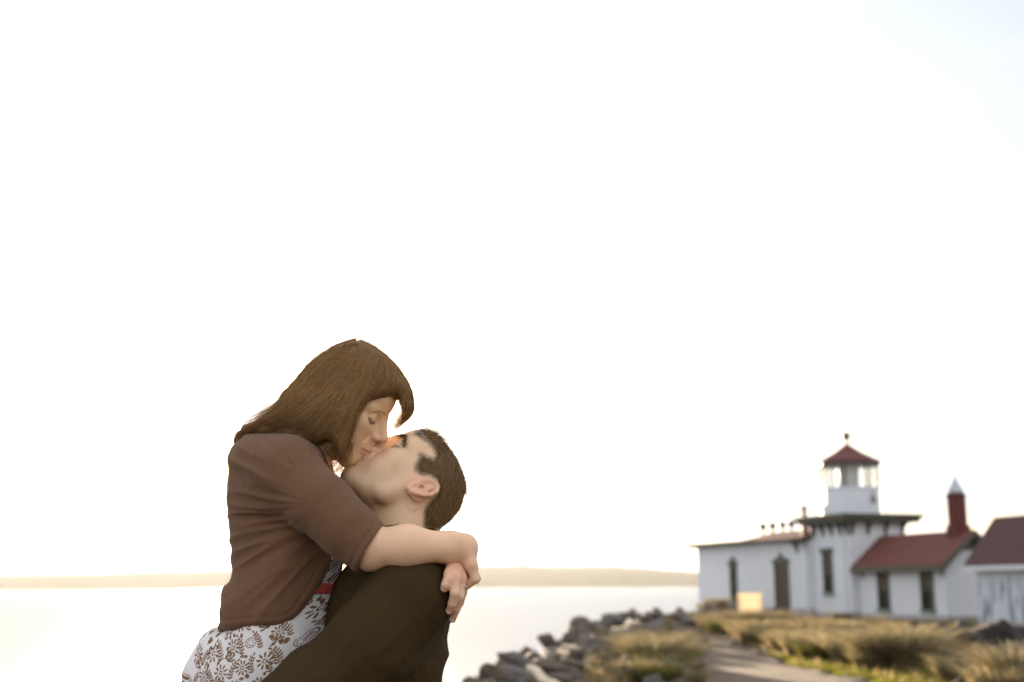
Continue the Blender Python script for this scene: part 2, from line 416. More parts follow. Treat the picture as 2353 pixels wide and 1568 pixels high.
# ================================================================ BUILDINGS
def wood_mat(name, col, stain=None):
    """white boards: fine horizontal siding lines, faint dirt"""
    m = mat(name, col, 0.6, noise=(1.2, 0.5, tuple(c * .86 for c in col)))
    n = m.node_tree.nodes; l = m.node_tree.links; p = n['Principled BSDF']
    t = n.new('ShaderNodeTexCoord'); sx = n.new('ShaderNodeSeparateXYZ'); l.new(t.outputs['Object'], sx.inputs[0])
    a = n.new('ShaderNodeMath'); a.operation = 'MULTIPLY'; a.inputs[1].default_value = 7.0; l.new(sx.outputs['Z'], a.inputs[0])
    b = n.new('ShaderNodeMath'); b.operation = 'FRACT'; l.new(a.outputs[0], b.inputs[0])
    bp = n.new('ShaderNodeBump'); bp.inputs['Strength'].default_value = 0.35; bp.inputs['Distance'].default_value = 0.02
    l.new(b.outputs[0], bp.inputs['Height']); l.new(bp.outputs['Normal'], p.inputs['Normal'])
    if stain:
        mp = n.new('ShaderNodeMapping'); mp.inputs['Scale'].default_value = (5.0, 5.0, 0.9); l.new(t.outputs['Object'], mp.inputs['Vector'])
        x = n.new('ShaderNodeTexNoise'); x.inputs['Scale'].default_value = 1.0; x.inputs['Detail'].default_value = 5; l.new(mp.outputs['Vector'], x.inputs['Vector'])
        r = n.new('ShaderNodeValToRGB'); r.color_ramp.elements[0].position = .50; r.color_ramp.elements[0].color = (0, 0, 0, 1); r.color_ramp.elements[1].position = .60; r.color_ramp.elements[1].color = (.9, .9, .9, 1)
        l.new(x.outputs['Fac'], r.inputs['Fac'])
        mr = n.new('ShaderNodeMapRange'); mr.inputs['From Min'].default_value = 1.9; mr.inputs['From Max'].default_value = 1.3; l.new(sx.outputs['Z'], mr.inputs['Value'])
        mu = n.new('ShaderNodeMath'); mu.operation = 'MULTIPLY'; l.new(r.outputs['Color'], mu.inputs[0]); l.new(mr.outputs['Result'], mu.inputs[1])
        old = p.inputs['Base Color'].links[0].from_socket; mx = n.new('ShaderNodeMix'); mx.data_type = 'RGBA'
        l.new(mu.outputs[0], mx.inputs['Factor']); l.new(old, mx.inputs[6]); mx.inputs[7].default_value = (*stain, 1); l.new(mx.outputs[2], p.inputs['Base Color'])
    return m
m_white = wood_mat('white_siding', (0.62, 0.635, 0.655)); m_whiteB = wood_mat('white_board_peeling', (0.52, 0.56, 0.61), stain=(0.10, 0.13, 0.15))
m_trim = mat('white_trim', (0.56, 0.60, 0.66), 0.5)
m_green = mat('olive_green_paint', (0.05, 0.05, 0.03), 0.6, noise=(6, .6, (0.075, 0.068, 0.042)))
m_sillg = mat('green_grey_sill', (0.14, 0.20, 0.17), 0.6)
m_red = mat('red_roof', (0.095, 0.020, 0.012), 0.8, noise=(2.5, .8, (0.13, 0.038, 0.028)), bump=(14, .4, .02))
m_brick = mat('red_chimney_brick', (0.10, 0.018, 0.012), 0.8, noise=(9, .7, (0.075, 0.014, 0.01)), bump=(25, .6, .01))
m_zinc = mat('grey_zinc', (0.36, 0.38, 0.40), 0.35, metal=0.5)
m_iron = mat('dark_iron', (0.05, 0.05, 0.045), 0.5)
m_litpipe = mat('orange_lit_pipe', (0.30, 0.14, 0.05), 0.6, noise=(12, .8, (0.14, 0.07, 0.03)))  # the low sun's orange painted into a dark pipe
m_stone = mat('pale_foundation', (0.42, 0.39, 0.37), 0.9, noise=(3, .8, (0.30, 0.27, 0.25)), bump=(12, .6, .03))
m_door = mat('brown_door', (0.05, 0.028, 0.01), 0.6, noise=(5, .6, (0.035, 0.02, 0.008)))
m_pane = mat('window_glass', (0.012, 0.011, 0.006), 0.5, spec=0.15)
m_blind = mat('window_blind', (0.07, 0.058, 0.03), 0.8)
m_clear = bpy.data.materials.new('lantern_glass'); m_clear.use_nodes = True
_n = m_clear.node_tree.nodes; _l = m_clear.node_tree.links; _n.clear()
_o = _n.new('ShaderNodeOutputMaterial'); _g = _n.new('ShaderNodeBsdfGlossy'); _g.inputs['Roughness'].default_value = .05; _tr = _n.new('ShaderNodeBsdfTransparent'); _tr.inputs['Color'].default_value = (.96, .97, .95, 1)
_ms = _n.new('ShaderNodeMixShader'); _ms.inputs['Fac'].default_value = .08; _l.new(_tr.outputs[0], _ms.inputs[1]); _l.new(_g.outputs[0], _ms.inputs[2]); _l.new(_ms.outputs[0], _o.inputs['Surface'])

T0 = (14.03, 54.0, 0.0); RZ = math.atan2(-.954, .30)
LH = empty('lighthouse', T0, RZ, label='white lighthouse with red lantern roof, square tower and two low wings behind the grass', cat='lighthouse')

def window(parent, x, y, z0, z1, wd, blind=0.5, ped=False):
    """a tall window in a wall whose outer face is at local y (facing -y), centred on local x"""
    h = wd / 2
    fr = MB(); d = .07
    fr.box(x - h - .11, x - h, y - d, y + .05, z0, z1).box(x + h, x + h + .11, y - d, y + .05, z0, z1)
    fr.box(x - h - .16, x + h + .16, y - d - .06, y + .05, z1 + .002, z1 + .14).box(x - h - .20, x + h + .20, y - d - .09, y + .05, z1 + .142, z1 + .20)
    if ped: fr.prism([(x - h - .15, z1 + .201), (x - h + .02, z1 + .26), (x - .10, z1 + .32), (x, z1 + .46), (x + .10, z1 + .32), (x + h - .02, z1 + .26), (x + h + .15, z1 + .201)], y - d - .05, y + .04, 'y')
    f = fr.build('window', m_green, parent)
    MB().box(x - h - .17, x + h + .17, y - .15, y + .04, z0 - .10, z0 - .002).build('sill', m_sillg, f)
    zb = z1 - (z1 - z0) * blind
    MB().box(x - h, x + h, y - .012, y - .003, z0, z1).build('pane', m_pane, f)
    if blind: MB().box(x - h + .03, x + h - .03, y - .020, y - .0125, zb, z1 - .03).build('blind', m_blind, f)
    b = MB(); zm = (z0 + z1) / 2; b.box(x - h, x + h, y - .040, y - .021, zm - .03, zm + .03)
    b.build('glazing_bar', m_green, f)
    return f
def bracket(parent, x, y, z, dx, dy, s=.34):
    """scroll bracket under a cornice, standing out from the wall along (dx, dy)"""
    m = MB(); pr = [(0, 0), (s, 0), (s, -.08), (s * .62, -.14), (s * .36, -.26), (s * .22, -.46), (0, -.55)]
    if dx: m.prism([(x + dx * u, z + v) for u, v in pr], y - .05, y + .05, 'y')
    else: m.prism([(y + dy * u, z + v) for u, v in pr], x - .05, x + .05, 'x')
    return m.build('bracket', m_green, parent)

# tower
MB().box(-2.95, 0, 0, 2.7, 0.3, 4.02).build('tower_wall', m_white, LH, bevel=.01)
MB().box(-3.02, .07, -.07, 2.77, -.3, .298).build('tower_foundation', m_stone, LH)
MB().box(-3.38, .50, -.50, 3.18, 4.022, 4.20).box(-3.50, .62, -.62, 3.30, 4.202, 4.36).build('gallery_cornice', m_green, LH, bevel=.02)
for bx in (-2.7, -2.0, -1.3, -.6, -.08): bracket(LH, bx, 0, 4.02, 0, -1)
for by in (.12, .9, 1.75, 2.6): bracket(LH, 0, by, 4.02, 1, 0)
window(LH, -1.76, 0, 1.12, 2.78, .50, .55)
cb = MB(); 
for cx_, cy_ in ((-2.95, 0), (0, 0), (0, 2.7)): cb.box(cx_ - .07, cx_ + .07, cy_ - .02, cy_ + .02, .3, 4.0) if False else None
# lantern room
LC = (-1.55, 1.10); a8 = R(22.5) - RZ
oct_ = lambda r: [(LC[0] + r * math.cos(a8 + k * math.pi / 4), LC[1] + r * math.sin(a8 + k * math.pi / 4)) for k in range(8)]
MB().prism(oct_(1.26), 4.362, 5.46, 'z').build('lantern_base', m_white, LH, bevel=.01)
MB().prism(oct_(1.29), 5.462, 5.56, 'z').build('lantern_sill', m_trim, LH)
P8 = oct_(1.20)
for k in range(8):
    x, y = P8[k]; MB().box(x - .045, x + .045, y - .045, y + .045, 5.561, 6.50).build('lantern_post', m_green, LH)
gl = MB()
for k in range(8):
    (x0, y0), (x1, y1) = P8[k], P8[(k + 1) % 8]
    gl.add([(x0, y0, 5.562), (x1, y1, 5.562), (x1, y1, 6.495), (x0, y0, 6.495)], [(0, 1, 2, 3)])
gl.build('lantern_pane', m_clear, LH)
MB().lathe([(.36, 0), (.45, .03), (.47, .80), (.42, .90), (.38, .93)], (LC[0], LC[1], 5.565), 16).build('lens', mat('lens_housing', (.40, .41, .36), .5), LH, smooth=True)
MB().prism(oct_(1.36), 6.502, 6.65, 'z').build('lantern_eave', m_green, LH)
rf = MB(); P = oct_(1.36); prf = [(1.44, 6.652), (1.42, 6.69), (.60, 7.12), (.16, 7.42), (.10, 7.46)]
rf.lathe(prf, (LC[0], LC[1], 0), 8, a8); rfo = rf.build('lantern_roof', m_red, LH)
MB().lathe([(.09, 7.461), (.07, 7.52), (.07, 7.66), (.16, 7.74), (.19, 7.84), (.15, 7.96), (.05, 8.0), (.03, 8.05)], (LC[0], LC[1], 0), 14).build('finial', m_iron, rfo, smooth=True)
hs = oct_(1.17); hx_, hy_ = (hs[0][0] + hs[7][0]) / 2, (hs[0][1] + hs[7][1]) / 2
MB().lathe([(.12, 0), (.16, .06), (.16, .24), (.08, .34), (.04, .55)], (.02 + LC[0] + 1.05, LC[1] + .42, 4.85), 10).build('vent_pipe', m_iron, LH, smooth=True)
# gallery railing, thin
rl = MB()
GP = [(-3.3, -.42), (.42, -.42), (.42, 3.1), (-3.3, 3.1)]
for k in range(4):
    a, b = GP[k], GP[(k + 1) % 4]
    for q in range(5): t = q / 5; rl.box(a[0] + (b[0] - a[0]) * t - .008, a[0] + (b[0] - a[0]) * t + .008, a[1] + (b[1] - a[1]) * t - .008, a[1] + (b[1] - a[1]) * t + .008, 4.362, 5.2)
    for zz in (4.8, 5.2): rl.tube([(a[0], a[1], zz + .001), (b[0], b[1], zz + .001)], .007, 5)
rl.build('gallery_railing', m_trim, LH)
# stove pipe behind the tower, orange sunlight put into its colour
MB().lathe([(.17, 3.4), (.15, 3.95), (.11, 4.1), (.11, 4.72), (.2, 4.76), (.2, 4.82), (.10, 4.9), (.05, 4.96)], (-3.72, .1, 0), 12).build('stovepipe', m_litpipe, LH, smooth=True)

# long left wing with its flat eaves
MB().box(-14.7, -7.402, .06, 3.4, .45, 3.36).build('wing_wall', m_white, LH)
MB().box(-7.40, -2.952, -.16, 3.3, .45, 3.36).build('wing_wall', m_white, LH)
MB().box(-14.85, -7.405, -.02, 3.5, -.3, .448).box(-7.40, -2.955, -.26, 3.4, -.3, .448).build('wing_foundation', m_stone, LH)
MB().box(-15.0, -7.60, -.42, 3.8, 3.362, 3.46).box(-15.05, -7.60, -.47, 3.85, 3.462, 3.56).build('wing_eave', m_green, LH)
MB().box(-7.598, -2.953, -.62, 3.7, 3.362, 3.48).build('wing_eave', m_green, LH)
MB().prism([(-.66, 3.482), (1.5, 3.98), (3.75, 3.482)], -9.2, -2.956, 'x').build('wing_roof', m_red, LH)
for bx in (-3.25, -4.0): bracket(LH, bx, -.16, 3.36, 0, -1, .3)
dp = MB().tube([(-3.15, -.30, 3.3), (-3.15, -.24, 3.0), (-3.15, -.24, .3)], .045, 8); dp.build('downspout', m_trim, LH)
MB().tube([(-.35, -.06, 4.0), (-.35, -.06, .3)], .03, 8).build('downspout', m_trim, LH)
window(LH, -10.65, .06, .62, 2.38, .46, .0, True)
# door with a peaked head
df = MB(); dx0, dx1 = -5.95, -4.98
df.box(dx0 - .13, dx0, -.25, -.10, .45, 2.40).box(dx1, dx1 + .13, -.25, -.10, .45, 2.40).box(dx0 - .22, dx1 + .22, -.30, -.10, 2.402, 2.55)
df.prism([(dx0 - .20, 2.552), (dx0 + .05, 2.64), (-5.62, 2.70), (-5.465, 2.88), (-5.31, 2.70), (dx1 - .05, 2.64), (dx1 + .20, 2.552)], -.28, -.11, 'y')
df.box(dx0 - .16, dx1 + .16, -.40, -.262, .36, .448)
dd = df.build('door_frame', m_green, LH)
dl = MB().box(dx0, dx1, -.20, -.162, .45, 2.40)
for q in range(2):
    xa = dx0 + .1 + q * .43
    dl.box(xa, xa + .34, -.215, -.202, .62, 1.25).box(xa, xa + .34, -.215, -.202, 1.4, 2.25)
door = dl.build('door', m_door, dd)
# small mushroom vents on the wing's roof
for vx, vy in ((-9.05, .9), (-8.2, 1.5), (-7.75, .7), (-7.0, 1.3)):
    MB().lathe([(.06, 0), (.06, .42), (.19, .46), (.21, .60), (.13, .70), (.02, .76)], (vx, vy, 3.58 + .1 * vy), 12).build('roof_vent', m_iron, LH, smooth=True)

# cottage wing coming towards the viewer from the tower, gable end near
cy0, cy1, cr, cx1 = .35, 2.65, 1.5, 5.84
cw = MB(); cw.prism([(cy0, .3), (cy1, .3), (cy1, 2.36), (cr, 3.32), (cy0, 2.36)], .002, cx1, 'x'); cw.build('cottage_wall', m_white, LH)
MB().box(.08, cx1 + .08, cy0 - .10, cy1 + .1, -.3, .298).build('cottage_foundation', m_stone, LH)
t_ = .09; sl = (3.32 - 2.36) / (cr - cy0)
def slope(y0, z0, y1, z1, x0, x1, th): return MB().prism([(y0, z0), (y1, z1), (y1, z1 + th), (y0, z0 + th)], x0, x1, 'x')
e = .36
a = slope(cy0 - e, 2.37 - e * sl, cr, 3.345, .005, cx1 + .38, .11); a.prism([(cr + .0015, 3.345), (cy1 + e, 2.37 - e * sl), (cy1 + e, 2.48 - e * sl), (cr + .0015, 3.455)], .005, cx1 + .38, 'x')
a.build('cottage_roof', m_red, LH)
vb = MB()                                         # green rake boards and the eave board
vb.prism([(cy0 - e, 2.22 - e * sl), (cr, 3.20), (cr, 3.46), (cy0 - e, 2.49 - e * sl)], cx1 + .382, cx1 + .42, 'x')
vb.prism([(cr + .0015, 3.20), (cy1 + e, 2.22 - e * sl), (cy1 + e, 2.49 - e * sl), (cr + .0015, 3.46)], cx1 + .382, cx1 + .42, 'x')
vb.box(.01, cx1 + .38, cy0 - e - .05, cy0 - e - .003, 2.23 - e * sl, 2.45 - e * sl)
vb.build('barge_board', m_green, LH)
MB().prism([(cy0 + .35, 2.66), (cr, 3.32 + .0), (cy1 - .35, 2.66), (cr, 2.72)], cx1 + .003, cx1 + .10, 'x').build('gable_truss', m_green, LH)
for bx in (.35, 1.88 - .55, 3.3, cx1 - .12): 
    brk = MB().prism([(cy0, 2.34), (cy0 - .3, 2.14), (cy0 - .24, 2.04), (cy0 - .1, 1.92), (cy0, 1.68)], bx - .045, bx + .045, 'x')
    if bx in (.35, cx1 - .12): brk.build('bracket', m_green, LH)
window(LH, 1.80, cy0, .48, 1.98, .56, .5); window(LH, 4.70, cy0, .48, 1.98, .56, .45)
MB().box(cx1 + .002, cx1 + .035, cy0 - .02, cy0 + .10, .3, 2.30).box(cx1 - .10, cx1 + .002, cy0 - .035, cy0 - .002, .3, 2.10).build('corner_board', m_trim, LH)
ch = MB(); chx, chy = 5.25, 1.5
ch.box(chx - .34, chx + .34, chy - .32, chy + .32, 2.9, 3.66).box(chx - .26, chx + .26, chy - .26, chy + .26, 3.662, 4.72).box(chx - .29, chx + .29, chy - .29, chy + .29, 4.722, 4.84)
cho = ch.build('chimney', m_brick, LH, bevel=.015)
MB().lathe([(.30, 4.842), (.31, 4.96), (.25, 5.08), (.12, 5.34), (.04, 5.50), (.025, 5.56), (.055, 5.60), (.055, 5.64), (.02, 5.68), (.015, 5.78)], (chx, chy, 0), 16).build('chimney_cap', m_zinc, cho, smooth=True)

# shed on the right, half out of the picture
S0 = (16.12, 45.3, 0)
SH = empty('shed', S0, RZ, label='white shed with steep dark red roof and peeling boards at the right edge', cat='shed')
MB().prism([(0, .2), (2.3, .2), (2.3, 2.28), (1.15, 3.62), (0, 2.28)], 0, 6.5, 'x').build('shed_wall', m_whiteB, SH)
MB().box(-.06, 6.56, -.06, 2.36, -.3, .198).build('shed_foundation', m_stone, SH)
ss = (3.62 - 2.28) / 1.15; e = .30
sr = slope(-e, 2.30 - e * ss, 1.15, 3.65, -.30, 6.8, .12); sr.prism([(1.1515, 3.65), (2.3 + e, 2.30 - e * ss), (2.3 + e, 2.42 - e * ss), (1.1515, 3.77)], -.30, 6.8, 'x')
sr.build('shed_roof', mat('dark_red_roof', (0.055, 0.017, 0.018), 0.8, noise=(3, .7, (.075, .024, .024)), bump=(14, .5, .02)), SH)
MB().box(-.30, 6.8, -e - .03, -e - .002, 2.24 - e * ss, 2.40 - e * ss).build('shed_fascia', m_white, SH)

# added translucent panel on posts, standing in for a sunlit patch before the wing
pc = W(1724, 1384, 50.0)
m_panel = mat('translucent_panel', (.78, .68, .50), .5, trans=.32)
PN = empty('glow_panel', (pc[0], 50.0, land_at(pc[0], 50.0) - .05), R(-14), label='added cream panel standing in for the sunlit patch at the foot of the left wing', cat='panel')
MB().box(-.47, .47, -.011, .011, .45, 1.22).build('board', m_panel, PN, bevel=.004)
for q_ in (-.40, .40): MB().box(q_ - .03, q_ + .03, .0115, .06, 0, 1.10).build('post', m_trim, PN)

# ================================================================ ROCKS
def rock_proto(seed, n=3):
    bm = bmesh.new(); bmesh.ops.create_icosphere(bm, subdivisions=n, radius=1.0); r = random.Random(seed)
    for q in range(16):
        nrm = Vector((r.gauss(0, 1), r.gauss(0, 1), r.gauss(0, 1))).normalized(); d = r.uniform(.45, .80)
        for v in bm.verts:
            t = v.co.dot(nrm) - d
            if t > 0: v.co -= nrm * t * .985
    co = np.array([v.co[:] for v in bm.verts]); ds = fbm(co * 2.2 + seed * 3.1, 4) * .09
    for v, q in zip(bm.verts, ds): v.co += v.co.normalized() * float(q)
    me = bpy.data.meshes.new('boulder'); bm.to_mesh(me); bm.free()
    me.polygons.foreach_set('use_smooth', [False] * len(me.polygons)); return me
m_rock = [mat('rock_brown', (0.075, 0.052, 0.034), .85, noise=(2.4, .8, (0.15, 0.115, 0.08)), bump=(7, .9, .06)),
          mat('rock_grey', (0.17, 0.155, 0.14), .8, noise=(2.0, .8, (0.09, 0.075, 0.06)), bump=(7, .9, .06)),
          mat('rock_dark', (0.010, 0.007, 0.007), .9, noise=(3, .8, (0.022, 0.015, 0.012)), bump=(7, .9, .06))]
rprot = []
for k in range(8):
    me = rock_proto(20 + k); rprot.append(me)
def rock(x, y, z, s, mi, lab, grp, sc=(1, 1, .75), rz=None, pi=None):
    base = rprot[pi if pi is not None else rnd.randrange(8)]; key = base.name + '_%d' % mi
    me = rock.cache.get(key)
    if me is None: me = base.copy(); me.materials.clear(); me.materials.append(m_rock[mi]); rock.cache[key] = me
    o = bpy.data.objects.new('boulder', me); COL.objects.link(o)
    o.location = (x, y, z); o.scale = (s * sc[0], s * sc[1], s * sc[2]); o.rotation_euler = (rnd.uniform(-.3, .3), rnd.uniform(-.3, .3), rnd.uniform(0, 6.28) if rz is None else rz)
    tag(o, lab, 'rock', grp); return o
rock.cache = {}
RG = 'riprap boulders along the shore'
placed = []
def try_rock(x, y, s, mi, lab, grp):
    dz = rnd.uniform(.1, .7)
    for (a, b, c) in placed:
        if (a - x) ** 2 + (b - y) ** 2 < ((s + c) * .56) ** 2: return False
    placed.append((x, y, s)); rock(x, y, land_at(x, y) + s * dz, s, mi, lab, grp, (1, rnd.uniform(.65, 1), rnd.uniform(.5, .85))); return True
# a few that can be told apart
pk = Gd(1337, 1470, .1); rock(pk[0], pk[1], .42, .36, 0, 'brown peaked boulder standing highest against the water on the riprap crest', 'notable boulders', (1, .9, 1.35), 0.4, 2); placed.append((pk[0], pk[1], .7))
q = Gd(1320, 1490, .25); rock(q[0], q[1], .38, .30, 1, 'rounded pale grey boulder just below the peaked brown boulder', 'notable boulders', (1.2, 1, .9), .2, 4); placed.append((q[0], q[1], .5))
q = Gd(1265, 1520, .25); rock(q[0], q[1], .34, .25, 1, 'small bluish grey boulder on the shore above the driftwood log', 'notable boulders', (1, .8, .9), 1.2, 5); placed.append((q[0], q[1], .42))
q = Gd(1345, 1562, .1); rock(q[0], q[1], .02, .50, 1, 'light flat boulder at the bottom edge right of the driftwood log', 'notable boulders', (1.3, .9, .5), .1, 1); placed.append((q[0], q[1], .6))
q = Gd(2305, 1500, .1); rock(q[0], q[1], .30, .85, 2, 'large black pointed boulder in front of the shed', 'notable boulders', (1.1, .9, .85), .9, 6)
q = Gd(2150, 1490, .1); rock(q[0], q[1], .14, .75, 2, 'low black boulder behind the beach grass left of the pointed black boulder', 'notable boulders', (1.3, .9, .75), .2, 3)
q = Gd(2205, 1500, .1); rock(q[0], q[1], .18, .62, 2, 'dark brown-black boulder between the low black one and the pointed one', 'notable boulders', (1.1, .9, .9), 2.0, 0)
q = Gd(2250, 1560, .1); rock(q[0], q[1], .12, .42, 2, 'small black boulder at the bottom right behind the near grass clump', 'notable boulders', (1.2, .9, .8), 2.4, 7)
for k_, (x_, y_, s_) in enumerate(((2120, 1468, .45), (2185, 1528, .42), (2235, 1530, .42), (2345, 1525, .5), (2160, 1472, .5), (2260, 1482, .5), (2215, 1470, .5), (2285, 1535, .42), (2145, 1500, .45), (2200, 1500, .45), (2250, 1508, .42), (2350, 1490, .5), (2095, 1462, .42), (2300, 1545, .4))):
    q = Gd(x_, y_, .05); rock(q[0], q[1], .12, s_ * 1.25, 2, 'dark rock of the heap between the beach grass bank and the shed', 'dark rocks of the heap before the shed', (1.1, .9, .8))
n_r = 0
for k in range(4000):
    y = 12.5 + (rnd.random() ** 1.7) * 58; off = rnd.uniform(-1.9, 2.4 if y < 30 else 2.6)
    s = rnd.uniform(.12, .30) * (1.0 if y < 28 else 1.35)
    x = float(crest_x(y)) + off * (1 if y < 45 else 1.3)
    mi = 1 if rnd.random() < .22 else 0
    col_ = 'grey' if mi else 'brown'; sz_ = 'small' if s < .2 else 'large'
    pl_ = 'beside the driftwood log' if y < 19 else ('between the driftwood log and the peaked boulder' if y < 27 else ('beyond the peaked boulder' if y < 42 else 'at the far end of the riprap by the left wing'))
    lab = '%s %s boulder %s' % (sz_, col_, pl_)
    if try_rock(x, y, s, mi, lab, '%s %s boulders %s' % (sz_, col_, pl_)): n_r += 1
    if n_r > 280: break

# driftwood log
m_log = mat('bleached_driftwood', (.62, .52, .36), .8, noise=(8, .6, (.42, .33, .22)), bump=(18, .6, .02))
p0 = Gd(1214, 1534, .52); p1 = Gd(1262, 1572, .42); dv = p1 - p0
pts = [p0 + dv * t + np.array([0, 0, .02 * math.sin(6 * t)]) for t in np.linspace(0, 1.6, 9)]
lg = MB().tube(pts, [.03, .05, .058, .06, .062, .062, .065, .065, .06], 14); lgo = lg.build('driftwood_log', m_log, smooth=True)
tag(lgo, 'pale bleached driftwood log lying on the dark riprap boulders', 'log')

# ================================================================ BEACH GRASS
def grass_clump(seed, nb, h, spread, lean=.5, cols=((.30, .235, .125), (.19, .155, .07), (.42, .33, .18), (.11, .09, .045))):
    r = np.random.RandomState(seed); n = nb
    a = r.rand(n) * 6.283; rad = spread * np.sqrt(r.rand(n)) * .55; bx = rad * np.cos(a); by = rad * np.sin(a)
    d = a + r.randn(n) * .5; H = h * (.55 + .5 * r.rand(n)); ln = lean * (.3 + r.rand(n)) * H
    m = 6; t = np.linspace(0, 1, m)
    X = bx[:, None] + np.cos(d)[:, None] * ln[:, None] * t ** 2; Yy = by[:, None] + np.sin(d)[:, None] * ln[:, None] * t ** 2
    Z = H[:, None] * (t - .22 * lean * t ** 3)
    wv = (.007 + .006 * r.rand(n))[:, None] * (1 - t ** 1.6 * .9); pd = r.rand(n) * 6.283
    ox = np.cos(pd)[:, None] * wv; oy = np.sin(pd)[:, None] * wv
    V = np.stack([np.stack([X - ox, Yy - oy, Z], -1), np.stack([X + ox, Yy + oy, Z], -1)], 2).reshape(-1, 3)
    b = (np.arange(n)[:, None] * m + np.arange(m - 1)) * 2
    F = np.stack([b, b + 1, b + 3, b + 2], -1).reshape(-1, 4)
    c = np.array(cols)[r.randint(0, len(cols), n)] * (.75 + .5 * r.rand(n))[:, None]
    return V, F, np.repeat(c, m * 2, axis=0)
m_grass = use_attr(mat('dry_beach_grass', (.3, .22, .09), .7, trans=.45), 'pigment')
gprot = [np_mesh('grass_clump', *grass_clump(s, 750, .62, .55, .75)[:2], True, grass_clump(s, 750, .62, .55, .75)[2]) for s in range(5)]
green = ((.07, .085, .015), (.16, .14, .03), (.11, .11, .03), (.24, .17, .05))
gprot_f = grass_clump(77, 900, .95, .35, 1.15)
gprot.append(np_mesh('grass_clump', *grass_clump(9, 750, .60, .6, .7, green)[:2], True, grass_clump(9, 750, .60, .6, .7, green)[2]))
gprot.append(np_mesh('grass_clump', gprot_f[0], gprot_f[1], True, gprot_f[2]))
for g_ in gprot: g_.materials.append(m_grass)
def clump(px, py, s, pi, lab, grp=None, hz=1.0):
    q = Gd(px, py, 0.0); o = bpy.data.objects.new('grass_clump', gprot[pi]); COL.objects.link(o)
    o.location = (q[0], q[1], land_at(q[0], q[1]) - .02); o.scale = (s, s, s * hz); o.rotation_euler = (0, 0, rnd.uniform(0, 6.28)); tag(o, lab, 'beach grass', grp); return o
BG = 'dry beach grass clumps on the mound before the lighthouse'
# the big clump beside the riprap, made of a few plants
for (x, y, s, p) in ((1490, 1568, .75, 0), (1535, 1562, .9, 5), (1575, 1566, .7, 1), (1500, 1552, .9, 6), (1530, 1534, .95, 6), (1560, 1548, .75, 6), (1465, 1580, .65, 1), (1520, 1585, .7, 5), (1590, 1585, .5, 2)):
    clump(x, y, s, p, 'golden green beach grass in the tall mound between riprap and path', 'beach grass in the mound left of the path')
for k in range(54):
    t = (k + rnd.random()) / 54; x = 1635 + t * 470 + rnd.uniform(-10, 10); yb = float(np.interp(x, [1635, 1660, 1809, 1923, 2060, 2190], [1452, 1462, 1502, 1534, 1546, 1548]))
    y = 1444 + (yb - 1444) * rnd.random() ** .8 if t < .85 else rnd.uniform(1505, yb)
    clump(x, y, rnd.uniform(.5, 1.2), rnd.choice((0, 1, 2, 3, 4, 5, 6)), *(('dry golden beach grass in the bank just right of the path', 'beach grass bank right of the path') if t < .35 else (('dry golden beach grass in the bank before the cottage windows', 'beach grass bank before the cottage windows') if t < .7 else ('dry golden beach grass in the bank beside the dark rocks', 'beach grass bank beside the dark rocks'))))
for (x, y) in ((1625, 1412), (1650, 1410), (1690, 1412), (1740, 1410), (1800, 1412), (1850, 1412), (1900, 1408), (1935, 1420), (1605, 1408)):
    clump(x, y + 8, rnd.uniform(.9, 1.35), rnd.choice((0, 1, 2, 3)), 'dry golden beach grass growing at the foot of the left wing', 'beach grass at the foot of the wing', .8)
for (x, y, s) in ((2300, 1604, .9), (2342, 1594, 1.0)):
    clump(x, y, s, 6 if s > .95 else 3, 'taller pale beach grass clump right in the bottom right corner' if s > .95 else 'shorter pale beach grass clump just left of the corner clump')
clump(2205, 1570, .9, 4, 'brown beach grass tuft left of the corner clumps, before the black boulders')
# low turf: a mossy verge right of the path, thin grass over the rest
def turf(name, region, n, h, cols, lab, seed):
    r = np.random.RandomState(seed); V = []; F = []; C = []
    pts = []
    while len(pts) < n:
        p = region(r)
        if p is not None: pts.append(p)
    pts = np.array(pts); z = land_z(pts[:, 0], pts[:, 1]); a = r.rand(n) * 6.28; hh = h * (.4 + r.rand(n)); wd = .012 + .012 * r.rand(n)
    dx = np.cos(a) * wd; dy = np.sin(a) * wd; lx = r.randn(n) * hh * .4; ly = r.randn(n) * hh * .4
    V = np.stack([np.stack([pts[:, 0] - dx, pts[:, 1] - dy, z - .01], -1), np.stack([pts[:, 0] + dx, pts[:, 1] + dy, z - .01], -1), np.stack([pts[:, 0] + lx, pts[:, 1] + ly, z + hh], -1)], 1).reshape(-1, 3)
    F = np.arange(3 * n).reshape(-1, 3); C = np.repeat(np.array(cols)[r.randint(0, len(cols), n)] * (.7 + .6 * r.rand(n))[:, None], 3, axis=0)
    o = link(name, np_mesh(name, V, F, False, C), m_grass); tag(o, lab, 'grass', kind='stuff'); return o
prx = lambda y: np.interp(y, pr[::-1, 1][np.argsort(pr[::-1, 1])], pr[::-1, 0][np.argsort(pr[::-1, 1])])
plx = lambda y: np.interp(y, pl[:, 1][np.argsort(pl[:, 1])], pl[:, 0][np.argsort(pl[:, 1])])
def reg_verge(r):
    y = 15 + 12 * r.rand(); x = prx(y) + .05 + 3.2 * r.rand() ** 1.4
    return (x, y)
def reg_all(r):
    y = 14 + 44 * r.rand() ** 1.5; x = -3 + 22 * r.rand()
    if x < crest_x(y) + 1.0 or (plx(y) - .1 < x < prx(y) + .1) or (y < 30 and prx(y) < x < prx(y) + 3.0 and r.rand() < .85) or (x / y > .325 and y < 34 and r.rand() < .8): return None
    return (x, y)
turf('green_turf', reg_verge, 42000, .06, ((.20, .20, .02), (.32, .26, .03), (.14, .16, .02)), 'bright yellow green turf along the right edge of the path', 3)
